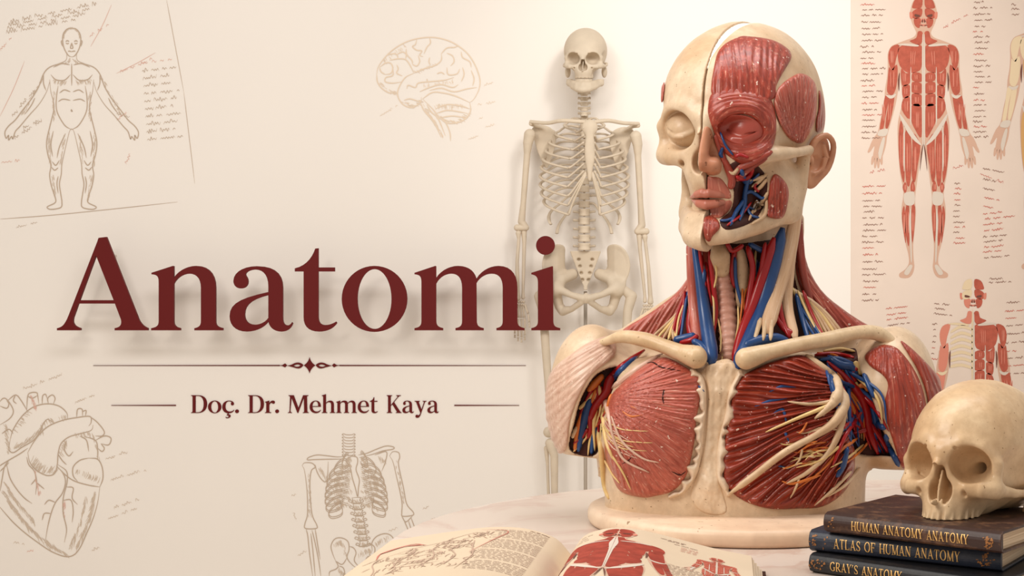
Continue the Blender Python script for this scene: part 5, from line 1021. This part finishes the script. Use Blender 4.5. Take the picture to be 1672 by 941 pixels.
def figure(parent, T, P, style, maxlen=1e9, ymax=None, lift=.0004):
    """a printed muscle figure; T maps figure units to the sheet, P the sheet to the world at a lift"""
    def put(name, polys, mat, z, sm=True):
        mb = MB()
        for p in polys:
            q = crom(np.array(p, dtype=float), 3, True) if sm else np.array(p, dtype=float)
            if ymax is not None:
                q[:, 1] = np.minimum(q[:, 1], ymax)
                if np.ptp(q[:, 1]) < 3: continue
            v, f = filled_sub([[T(x, y) for x, y in q]], maxlen); mb.add(P(v, z), f)
        if mb.v: mb.build(name, mat, parent, False)
    def grow(p, k=1.07):
        a = np.array(p, dtype=float); c = a.mean(0); return (c+(a-c)*k)
    mir = lambda L, s: [[(s*max(x, .8), y) for x, y in (grow(p) if L is not WHT and L is not DRK else p)] for p in L]
    full = BODY+[(-x, y) for x, y in BODY[::-1][1:-1]]
    put('figure_outline', [full], PRINT['skin'], lift)
    FNG = [[(168, 512), (171, 534), (166, 536), (159, 514)], [(160, 518), (161, 545), (156, 546), (151, 518)], [(152, 518), (150, 546), (145, 545), (143, 516)], [(144, 510), (139, 536), (134, 533), (135, 506)], [(170, 470), (182, 494), (178, 498), (168, 486)]]
    if ymax is None: put('figure_outline', mir(FNG, 1)+mir(FNG, -1), PRINT['skin'], lift*1.6)
    put('figure_face', mir([[(4, 60), (9, 66), (6, 72), (0, 72), (0, 62)], [(0, 80), (13, 79), (9, 84), (0, 85)], [(36, 44), (45, 40), (44, 58), (37, 60)]], 1)+mir([[(4, 60), (9, 66), (6, 72), (0, 72), (0, 62)], [(0, 80), (13, 79), (9, 84), (0, 85)], [(36, 44), (45, 40), (44, 58), (37, 60)]], -1), PRINT['lred'], 2.6*lift)
    L, R = style
    for s, st in ((-1, L), (1, R)):
        if st == 'muscle': put('figure_muscle', mir(MUS, s), PRINT['red'], 2*lift); put('figure_tendon', mir(WHT, s), PRINT['white'], 3*lift)
        elif st == 'pale': put('figure_muscle', mir(MUS[4:], s), PRINT['bone'], 2*lift); put('figure_tendon', mir(WHT, s), PRINT['white'], 3*lift); put('figure_muscle', mir([MUS[i] for i in (13, 16, 18)], s), PRINT['ochre'], 3.5*lift)
        elif st == 'back': put('figure_muscle', [[(s*max(x, .4), y) for x, y in grow(p, 1.2)] for p in MUS], PRINT['deep'], 2*lift); put('figure_tendon', mir([WHT[1], WHT[3], WHT[4], [(0, 120), (7, 150), (10, 190), (5, 260), (3, 420), (0, 440)]], s), PRINT['white'], 3*lift)
        else: put('figure_muscle', mir(MUS[5:9]+MUS[1:2]+MUS[3:4], s), PRINT['lred'], 2*lift); put('figure_ribs', mir(RBS, s), PRINT['bone'], 3*lift); put('figure_tendon', mir(WHT[:2]+WHT[4:6]+[MUS[0], MUS[2]], s), PRINT['bone'], 3*lift)
        put('figure_shade', mir(DRK, s), PRINT['dark'], 4*lift)
    mb = MB(); g = random.Random(4)                       # fibre strokes on the muscles
    for s, st in ((-1, L), (1, R)):
        if st != 'muscle': continue
        for p in MUS[4:]:
            a = np.array(p, dtype=float); c = a.mean(0); ext = a.max(0)-a.min(0); vert = ext[1] >= ext[0]
            for _ in range(3):
                o = (g.uniform(-.28, .28)*ext[0], g.uniform(-.28, .28)*ext[1]); l = .3*max(ext)
                e = [(c[0]+o[0]*vert, c[1]+o[1]*(not vert)-l*vert*.9), (c[0]+o[0]*vert*.8, c[1]+o[1]*(not vert)+l*vert*.9)] if vert else [(c[0]-l*.8, c[1]+o[1]), (c[0]+l*.8, c[1]+o[1]*.7)]
                if ymax is not None and max(e[0][1], e[1][1]) > ymax: continue
                ribbon(mb, [T(s*x, y) for x, y in e], abs(T(2.2, 0)[0]-T(0, 0)[0]), lambda v: P(v, 3.2*lift), True, 4)
    if mb.v: mb.build('figure_fibre', PRINT['lred'], parent, False)
CHY = .003
chart = empty('hanging_anatomy_chart', wall_pt(1560, 735), 'large cream wall chart with red muscle figures and columns of notes', 'chart')
a0, a1 = wall_pt(1389, 742), wall_pt(1830, -190); pm = MB(); pm.add(*box_vf(((a0[0]+a1[0])/2, WY-.0012, (a0[2]+a1[2])/2), ((a1[0]-a0[0])/2, .0011, (a1[2]-a0[2])/2)))
pm.build('paper_sheet', plain('chart_paper', hexc(224, 206, 192), .85, .2, var=.03, scale=5), chart, False)
CP = lambda v, z: np.array([wall_pt(x, y, .0023+z) for x, y in v])
figure(chart, lambda x, y: (1508+x*.5, y*.5), CP, ('muscle', 'muscle'))
figure(chart, lambda x, y: (1708+x*.5, (y-28)*.5), CP, ('pale', 'pale'))
figure(chart, lambda x, y: (1589+x*.475, 460+y*.475), CP, ('rib', 'muscle'), ymax=560)
g_ = random.Random(41); mbt = MB(); mbr = MB(); P_ = lambda v: CP(v, .0005)
def rows(x0, x1, y0, y1, step, red=.25, slope=-.02):
    y = y0
    while y < y1:
        b = g_.uniform(.5, 1)*(x1-x0); scribble(mbr if g_.random() < red else mbt, x0+g_.uniform(0, 4), y, x0+b, y+slope*b, P_, g_, 1.1, 1.3, 2); y += step*g_.uniform(.85, 1.15)
rows(1404, 1448, 8, 228, 9.5, .3); rows(1588, 1622, 4, 228, 9, .2); rows(1406, 1452, 305, 500, 10.5, .35); rows(1556, 1578, 300, 400, 9, .5); rows(1604, 1665, 350, 425, 9, .5, -.1); rows(1446, 1490, 505, 540, 9, .4, -.12); rows(1524, 1560, 496, 520, 9, .3, .1); rows(1520, 1532, 520, 590, 10, .3); rows(1612, 1660, 456, 466, 6, 0); rows(1640, 1690, 495, 620, 13, .5, -.08); rows(1650, 1672, 8, 30, 8, 0); rows(1604, 1650, 275, 340, 16, .6, .2)
for a in ((1540, 46, 1580, 24), (1420, 282, 1446, 278), (1600, 284, 1640, 300), (1556, 276, 1576, 270)): scribble(mbr, *a, P_, g_, 1.6, .9)
mbt.build('printed_note', PRINT['text'], chart, False); mbr.build('printed_red_note', PRINT['textr'], chart, False)
# ------------------------------------------------------------------ stacked books
def strip_vf(pts, wid):
    """flat ribbon along 2-D points with the given widths"""
    p = np.asarray(pts, dtype=float)
    if len(p) == 2: p = crom(p, 10)
    w = np.full(len(p), wid) if np.isscalar(wid) else np.interp(np.linspace(0, 1, len(p)), np.linspace(0, 1, len(wid)), wid)
    t = np.gradient(p, axis=0); t /= np.linalg.norm(t, axis=1)[:, None]+1e-9; n = np.column_stack([-t[:, 1], t[:, 0]])
    v = np.concatenate([p+n*w[:, None]/2, p-n*w[:, None]/2]); m = len(p)
    return v, [[i, i+1, m+i+1, m+i] for i in range(m-1)]
# capitals on a 10 x 14 box (y down), each a list of (points, widths)
TH, TN = 2.1, .8
def serif(x, y, w=4.4): return ([(x-w/2, y), (x+w/2, y)], .7)
def stem(x, w=TH): return [([(x, 0), (x, 14)], w), serif(x, .3), serif(x, 13.7)]
def arcp(cx, cy, rx, ry, a0, a1, n=22): return [(cx+rx*math.cos(math.radians(a0+(a1-a0)*i/n)), cy+ry*math.sin(math.radians(a0+(a1-a0)*i/n))) for i in range(n+1)]
def ringw(n=36): return [.9+1.3*abs(math.cos(2*PI*i/n)) for i in range(n+1)]
CAPS = {
 'H': (12, stem(2)+stem(10)+[([(2, 7), (10, 7)], TN)]),
 'U': (12, [([(2, 0), (2, 9)], TH), ([(2, 8.6)]+arcp(6, 9, 4, 4.6, 180, 0), [2, 1.6, 1.2, .9]), ([(10, 0), (10, 9.2)], .9), serif(2, .3), serif(10, .3)]),
 'M': (14, [([(2, 0), (2, 14)], .9), ([(2, 0), (7, 13.6)], TH), ([(7, 13.6), (12, 0)], .9), ([(12, 0), (12, 14)], TH), serif(2, 13.7), serif(12, 13.7), serif(1.6, .3, 3), serif(12.4, .3, 3)]),
 'A': (12, [([(1.6, 14), (6, .2)], .9), ([(5.6, 0), (10.4, 14)], TH), ([(3, 9.2), (9, 9.2)], TN), serif(1.6, 13.7), serif(10.4, 13.7)]),
 'N': (12, [([(2, 0), (2, 14)], .9), ([(1.8, 0), (10, 14)], TH), ([(10, 0), (10, 14)], .9), serif(2, 13.7), serif(1.6, .3, 3), serif(10, .3)]),
 'T': (11, stem(5.5)[:1]+[([(.6, .5), (10.4, .5)], TN), ([(.8, .4), (.8, 3)], .6), ([(10.2, .4), (10.2, 3)], .6), serif(5.5, 13.7)]),
 'O': (13, [(arcp(6.5, 7, 5.2, 6.8, 0, 360, 36), ringw())]),
 'Y': (11, [([(1.4, 0), (5.5, 7.6)], TH), ([(9.6, 0), (5.5, 7.6)], .9), ([(5.5, 7.2), (5.5, 14)], TH), serif(5.5, 13.7), serif(1.6, .3), serif(9.6, .3, 3)]),
 'L': (10, stem(2)+[([(2, 13.6), (9, 13.6)], TN), ([(9, 13.8), (9, 10.6)], .6)]),
 'S': (9.5, [(crom([(8, 3), (6.4, .8), (3.8, .6), (1.9, 2.4), (2.4, 5), (5, 7), (7.8, 9), (7.8, 12), (5.2, 13.5), (2.6, 13), (1.2, 10.8)], 4), [.8, .9, 1, 1.6, 2, 2.2, 2, 1.6, 1, .9, .8]), ([(8, .6), (8, 4)], .6), ([(1.2, 10), (1.2, 13.6)], .6)]),
 'F': (10, stem(2)+[([(2, .5), (9, .5)], TN), ([(9, .3), (9, 3.4)], .6), ([(2, 6.8), (7, 6.8)], TN), ([(7, 5.4), (7, 8.4)], .6)]),
 'G': (12.5, [(arcp(6.5, 7, 5.2, 6.8, -40, -330, 30)[:28], [.8]+[.9+1.2*abs(math.cos(math.radians(-40-290*i/29))) for i in range(28)]), ([(10.6, 7.8), (10.6, 13)], TH), serif(10.6, 7.8)]),
 'R': (12, stem(2.4)+[([(2.4, .5)]+arcp(5.4, 4, 3.6, 3.5, -90, 90)+[(2.4, 7.5)], [.8, .9, 1.6, 2, 1.6, .9, .8]), ([(5.4, 7.4), (10.6, 13.8)], TH), serif(10.8, 13.7, 2.4)]),
 "'": (4, [([(1.8, .2), (1.4, 4.4)], [1.6, .6])]), ' ': (6, [])}
def text_vf(s):
    b = MB(); x = 0
    for ch in s:
        adv, st = CAPS[ch]
        for p, wd in st:
            v, f = strip_vf(p, wd); b.add(np.column_stack([v[:, 0]+x, v[:, 1], np.zeros(len(v))]), f)
        x += adv+1.2
    return np.concatenate(b.v), b.f, x-1.2
PAPER = NT('page_block').rough(.8, .2); v_ = PAPER.objvec()
mp_ = PAPER.n('ShaderNodeMapping'); mp_.inputs['Scale'].default_value = (4, 4, 900); PAPER.l(v_, mp_.inputs['Vector'])
PAPER.base(PAPER.ramp(PAPER.noise(mp_.outputs['Vector'], 1, 2), [(.35, hexc(186, 160, 130)), (.6, hexc(226, 206, 178))])); PAPER = PAPER.m
def leather(name, c, worn):
    t = NT(name).rough(.45, .45); v = t.objvec()
    n = t.noise(v, 60, 6, .7); col = t.ramp(n, [(.5, c), (.62, tuple((a+b)/2 for a, b in zip(c, worn))), (.72, worn)])
    t.base(col); t.bump(t.noise(v, 500, 3), .25, .0004); return t.m
GOLD = plain('gold_foil', hexc(222, 176, 106), .38, .5, .35, .15, 90)
GOLDW = plain('worn_gold_foil', hexc(150, 100, 56), .5, .4, .2, .3, 200)
def book(label, corner, end, zb, zt, depth, cover, title, tx0, tx1, spots, back=True):
    """corner/end: left and right lower ends of the spine in (X, Y) metres; the spine faces the viewer"""
    a = np.array(corner); e = np.array(end)-a; L = np.linalg.norm(e); e /= L; nrm = np.array([-e[1], e[0]])
    r = empty('hardcover_book', (*a, zb), label, 'book', 'stacked anatomy books')
    def W(u, d, z): u, d, z = np.broadcast_arrays(u, d, z); return np.stack([a[0]+e[0]*u+nrm[0]*d, a[1]+e[1]*u+nrm[1]*d, z+0*u], -1)
    t = .0022; H = zt-zb
    # case: rounded spine joined to two boards, one profile swept along the spine
    prof = []
    n = 9
    for i in range(n+1):
        s = i/n; prof.append((.0035*(1-math.sin(PI*s)) , zb+H*s))
    out = [(depth, zb)]+[(.007, zb)]+prof[1:-1]+[(.007, zt), (depth, zt)]
    inn = [(depth, zt-t), (.009, zt-t), (.0055, zt-t*1.2), (.0055, zb+t*1.2), (.009, zb+t), (depth, zb+t)]
    pr = out+inn; m = len(pr)
    v = [W(u, d, z) for u in (0, L) for d, z in pr]
    f = [[i, (i+1) % m, m+(i+1) % m, m+i] for i in range(m)]+[list(range(m))[::-1], list(range(m, 2*m))]
    o = obj('cover', mesh(np.array(v).reshape(-1, 3), f, False), cover, r); bevel(o, .0006, 2)
    b = [W(u, d, z) for u in (.003, L-.003) for d in (.0062, depth-.003) for z in (zb+t, zt-t)]
    o = obj('page_block', mesh(np.array(b).reshape(-1, 3), [[0, 1, 3, 2], [4, 6, 7, 5], [0, 4, 5, 1], [2, 3, 7, 6], [0, 2, 6, 4], [1, 5, 7, 3]], False), PAPER, r)
    tv, tf, tw = text_vf(title); S = (tx1-tx0)*L/tw; SH = H*.44/14
    zz = zb+H*.72-tv[:, 1]*SH; s_ = (zz-zb)/H; dd = .0035*(1-np.sin(PI*s_))-.0005
    o = obj('spine_title', mesh(W(tx0*L+tv[:, 0]*S, dd, zz), tf, False), GOLD, r)
    mb = MB(); g = random.Random(len(title)+int(zb*1e4))
    for u0, spread, cnt in spots:
        for _ in range(cnt):
            u = u0*L+g.gauss(0, spread)*L; zq = g.uniform(.2, .8); hw = g.uniform(.0004, .0012); hh = g.uniform(.0004, .0014)
            q = np.array([(u-hw, zq*H+zb-hh), (u+hw, zq*H+zb-hh*.3), (u+hw*.6, zq*H+zb+hh), (u-hw*.8, zq*H+zb+hh*.5)])
            s2 = (q[:, 1]-zb)/H; mb.add(W(q[:, 0], .0035*(1-np.sin(PI*np.clip(s2, 0, 1)))-.00035, q[:, 1]), [[0, 1, 2, 3]])
    mb.build('spine_ornament', GOLDW, r, False); return r
def gx(px, py, z): Y = (CAMZ-z)*F/(py-CY); return ((px-CX)/F*Y, Y)
Z0 = TABLE_Z+.0002; Z1 = TABLE_Z+.0172; Z2 = Z1+.0192; Z3 = Z2+.0178
BL = leather('dark_blue_leather', hexc(34, 40, 54), hexc(58, 60, 70)); BR = leather('brown_leather', hexc(52, 30, 24), hexc(120, 84, 58)); BK = leather('black_leather', hexc(24, 24, 28), hexc(52, 50, 50))
def ends(x0, y0, x1, y1, z, scale=1.0): return gx(x0, y0, z), gx(x1, y1, z)
a_, b_ = gx(1320, 904, Z1), gx(1640, 948, Z1)
book('black hardcover book at the bottom of the stack', a_, b_, Z0, Z1, .135, BK, "GRAY'S ANATOMY", .12, .50, [(.03, .015, 16), (.09, .02, 6)])
a_, b_ = gx(1320, 866, Z2), gx(1634, 898, Z2)
book('dark blue hardcover book in the middle of the stack', a_, b_, Z1+.0002, Z2, .13, BL, 'ATLAS OF HUMAN ANATOMY', .14, .80, [(.03, .012, 12), (.93, .015, 30), (.09, .02, 6)])
a_, b_ = gx(1344, 837, Z3), gx(1634, 870, Z3)
book('worn brown hardcover book on top of the stack under the skull', a_, b_, Z2+.0002, Z3, .14, BR, 'HUMAN ANATOMY ANATOMY', .17, .83, [(.93, .012, 26), (.06, .02, 6)])
# ------------------------------------------------------------------ the loose skull on the books
SKY = 1.245
SK = Space(SKY)
skp = Pose((1603, 731, 0), .86, 31, 6, 4)
skr = empty('human_skull', (*SK((1603, 840, 0))[0][:2], Z3+.0004), 'old jawless ivory human skull resting on the topmost brown book', 'skull')
SKD = (CAMZ-Z3-.0004)/SK.k
skf = skp.sdf(lambda u, v, n: skull_f(u, v, n, False, False, drop=20))
sdf_obj('cranium', lambda x, y, w: np.maximum(skf(x, y, w), (y-CY)*(F-w)/F-SKD), (1450, 600, -170), (1750, 930, 170), 1.5, OLDBONE, skr, SK)
# ------------------------------------------------------------------ the open book in front
OG = np.array([.052, 1.254]); OA = np.array([.981, -.195]); OV = np.array([-.15, -.989]); OL = .225
ob = empty('open_book', (*OG, TABLE_Z), 'open anatomy book with a red muscle figure on its right page, before the bust', 'book')
PRO = {1: ([0, .012, .035, .06, .09, .125, .157], [.012, .029, .0365, .036, .030, .022, .0165]), -1: ([0, .014, .04, .07, .10, .135, .165], [.012, .026, .0335, .034, .030, .024, .0185])}
def pz(side, d):
    xs, zs = PRO[side]; q = crom(np.column_stack([xs, zs]), 10); return np.interp(d, q[:, 0], q[:, 1])
def pp(side, d, t, z): 
    d, t, z = np.broadcast_arrays(np.asarray(d, float), np.asarray(t, float), np.asarray(z, float))
    return np.stack([OG[0]+side*OA[0]*d+OV[0]*t, OG[1]+side*OA[1]*d+OV[1]*t, TABLE_Z+z], -1)
PAGE = plain('cream_page', hexc(214, 194, 168), .75, .25, var=.03, scale=14)
for side in (1, -1):
    D = np.linspace(0, PRO[side][0][-1], 40); W_ = PRO[side][0][-1]
    top = [pp(side, d, t, pz(side, d)) for t in (0, OL) for d in D]; bot = [pp(side, d+.006*(d > .02)*(d/W_), t, .004) for t in (0, OL) for d in D]
    n = len(D); v = np.array(top+bot); f = []
    for i in range(n-1):
        f += [[n*2+i, n*2+i+1, n*3+i+1, n*3+i], [i, i+1, 2*n+i+1, 2*n+i], [n+i, n+i+1, 3*n+i+1, 3*n+i]]
    f += [[n-1, 2*n-1, 4*n-1, 3*n-1], [0, n, 3*n, 2*n]]
    f2 = [[i, i+1, n+i+1, n+i] for i in range(n-1)]
    b = MB(); b.add(v, f+f2); b.build('page_block', PAPER, ob, False)
    s = MB(); nt = 12; tt = np.linspace(-.0004, OL+.0004, nt); vv = np.array([pp(side, d, t, pz(side, d)+.0005) for t in tt for d in D]); s.add(vv, [[j*n+i, j*n+i+1, (j+1)*n+i+1, (j+1)*n+i] for j in range(nt-1) for i in range(n-1)]); s.build('page', PAGE, ob)
    # a few loose leaves fanned at the fore edge
    for k in range(4):
        z0 = pz(side, W_)-.003*(k+1)*.9; s = MB(); a = [pp(side, W_-.02+.02*q+.0022*(k+1)*q, t, z0+(.0035-.0008*k)*(1-q)*.4) for t in (0, OL) for q in (0, .5, 1)]
        s.add(np.array(a), [[0, 1, 4, 3], [1, 2, 5, 4]]); s.build('leaf', PAGE, ob)
    c = MB(); a = [pp(side, d, t, z) for d in (0, W_+.012) for t in (-.005, OL+.005) for z in (.0003, .0034)]
    c.add(np.array(a), [[0, 1, 3, 2], [4, 6, 7, 5], [0, 4, 5, 1], [2, 3, 7, 6], [0, 2, 6, 4], [1, 5, 7, 3]]); c.build('cover', BR, ob, False)
def pageP(side):
    def P(v, z=.0008):
        v = np.asarray(v); d = v[:, 0]; return pp(side, d, v[:, 1], pz(side, d)+.0006+z)
    return P
PR, PL = pageP(1), pageP(-1)
figure(ob, lambda x, y: (.044+x*.00036, .008+(y+12)*.00036), lambda v, z: PR(v, z), ('back', 'back'), .004, None, .00015)
figure(ob, lambda x, y: (.128+x*.00014, .045+(y+12)*.00014), lambda v, z: PR(v, z), ('muscle', 'muscle'), .006, None, .00015)
g_ = random.Random(51); mt = MB(); mr = MB()
def prow(mb, P, d0, d1, t, w=.0009, amp=.0006):
    d = d0
    while d < d1:
        L = min(g_.uniform(.002, .007), d1-d); k = max(3, int(L/.0012)); pts = [(d+L*i/k, t+(amp if i % 2 else -amp)*g_.uniform(.4, 1)) for i in range(k+1)]; ribbon(mb, pts, w, lambda v: P(v, .0002), False, 2); d += L+.0014
for k in range(34):
    t = .016+k*.0052
    if k % 9 == 8: continue
    prow(mt, PL, .018, .066-g_.uniform(0, .008), t)
prow(mt, PL, .018, .036, .009, .0014, .0009)
for d0, d1, t in ((.080, .102, .018), (.086, .1, .022), (.002+.01, .022, .020), (.012, .018, .032), (.010, .02, .042), (.092, .112, .030)): prow(mt, PR, d0, d1, t, .0012)
for k in range(4): prow(mr, PR, .098, .112, .038+k*.005)
for k in range(24): prow(mt, PR, .09, .15, .12+k*.0045)
mt.build('printed_text', PRINT['text'], ob, False); mr.build('printed_red_text', PRINT['textr'], ob, False)
# grey shoulder study on the left page (d runs from the gutter to the left)
mb = MB(); g2 = random.Random(6)
BK_ = [[(150, 110), (128, 78), (104, 62), (96, 44), (84, 30), (74, 34), (76, 48), (88, 60), (84, 70), (76, 74)], [(104, 62), (92, 66), (84, 70)], [(150, 110), (152, 140), (142, 180), (138, 220)], [(128, 78), (124, 110), (130, 150), (122, 190)], [(104, 70), (108, 100), (100, 140), (104, 190)], [(84, 76), (90, 110), (80, 150), (86, 200)], [(76, 74), (72, 110), (66, 150), (70, 210)], [(140, 100), (120, 104), (106, 96)], [(138, 120), (118, 128), (98, 118)], [(136, 146), (112, 152), (92, 142)], [(98, 84), (88, 96), (76, 90)], [(76, 48), (72, 36), (70, 26)], [(134, 170), (110, 176), (90, 168)]]
for p in BK_: ribbon(mb, [(.0005+x*.001*.98, y*.0009) for x, y in p], .0011, lambda v: PL(v, .0002))
for _ in range(170):
    p = BK_[g2.randrange(len(BK_))]; q = crom(np.array(p, float), 6); x, y = q[g2.randrange(len(q))]; x += g2.uniform(-5, 5); y += g2.uniform(-3, 3)
    ribbon(mb, [(.0005+x*.00098, y*.0009), (.0005+(x+g2.uniform(-3, 3))*.00098, (y+8)*.0009), (.0005+(x+g2.uniform(-6, 6))*.00098, (y+15)*.0009)], .0009, lambda v: PL(v, .0002))
mb.build('printed_study', plain('print_grey_brown', hexc(188, 160, 140), .8, .2), ob, False)
mb = MB(); ribbon(mb, [(.152, .105), (.155, .07), (.135, .045), (.118, .062)], .0016, lambda v: PL(v, .0002)); ribbon(mb, [(.078, .014), (.058, .018), (.052, .03), (.058, .06), (.07, .12)], .0010, lambda v: PL(v, .0002)); ribbon(mb, [(.156, .075), (.14, .052), (.12, .060)], .003, lambda v: PL(v, .0002)); mb.build('printed_red_line', PRINT['textr'], ob, False)
# ------------------------------------------------------------------ camera and light
cam = bpy.data.cameras.new('camera'); co = bpy.data.objects.new('camera', cam); C.objects.link(co)
cam.sensor_width = 36; cam.lens = F*36/1672; co.location = (0, 0, CAMZ); co.rotation_euler = (PI/2, 0, 0); cam.clip_start = .05
bpy.context.scene.camera = co
sc = bpy.context.scene; sc.view_settings.view_transform = 'Standard'; sc.view_settings.look = 'None'; sc.view_settings.gamma = 1; sc.view_settings.use_curve_mapping = False
sc.view_settings.exposure = 0.0
w = bpy.data.worlds.new('room_air'); sc.world = w; w.use_nodes = True; w.node_tree.nodes['Background'].inputs[0].default_value = (1.0, .91, .81, 1); w.node_tree.nodes['Background'].inputs[1].default_value = .50
def area(name, loc, target, size, power, col):
    l = bpy.data.lights.new(name, 'AREA'); l.energy = power; l.color = col; l.shape = 'RECTANGLE'; l.size, l.size_y = size
    o = bpy.data.objects.new(name, l); C.objects.link(o); o.location = loc
    from mathutils import Vector
    o.rotation_euler = (Vector(target)-Vector(loc)).to_track_quat('-Z', 'Y').to_euler(); return o
area('key_light', (-1.3, .1, 2.3), (.22, 1.5, .95), (.8, .8), 31, (1, .94, .86))  # soft key light from the front left, out of view
area('wall_fill_light', (-.1, 1.2, 2.9), (-.3, WY, .55), (3.4, .7), 63, (1, .97, .95))  # added to brighten the back wall, no ceiling fixture there
sp = bpy.data.lights.new('wall_spot', 'SPOT'); sp.energy = 105; sp.color = (1, .97, .92); sp.spot_size = math.radians(50); sp.spot_blend = 1; sp.shadow_soft_size = .25
so = bpy.data.objects.new('wall_spot', sp); C.objects.link(so); so.location = (.95, 2.4, 2.75)
from mathutils import Vector
so.rotation_euler = (Vector(wall_pt(1230, 150))-so.location).to_track_quat('-Z', 'Y').to_euler()
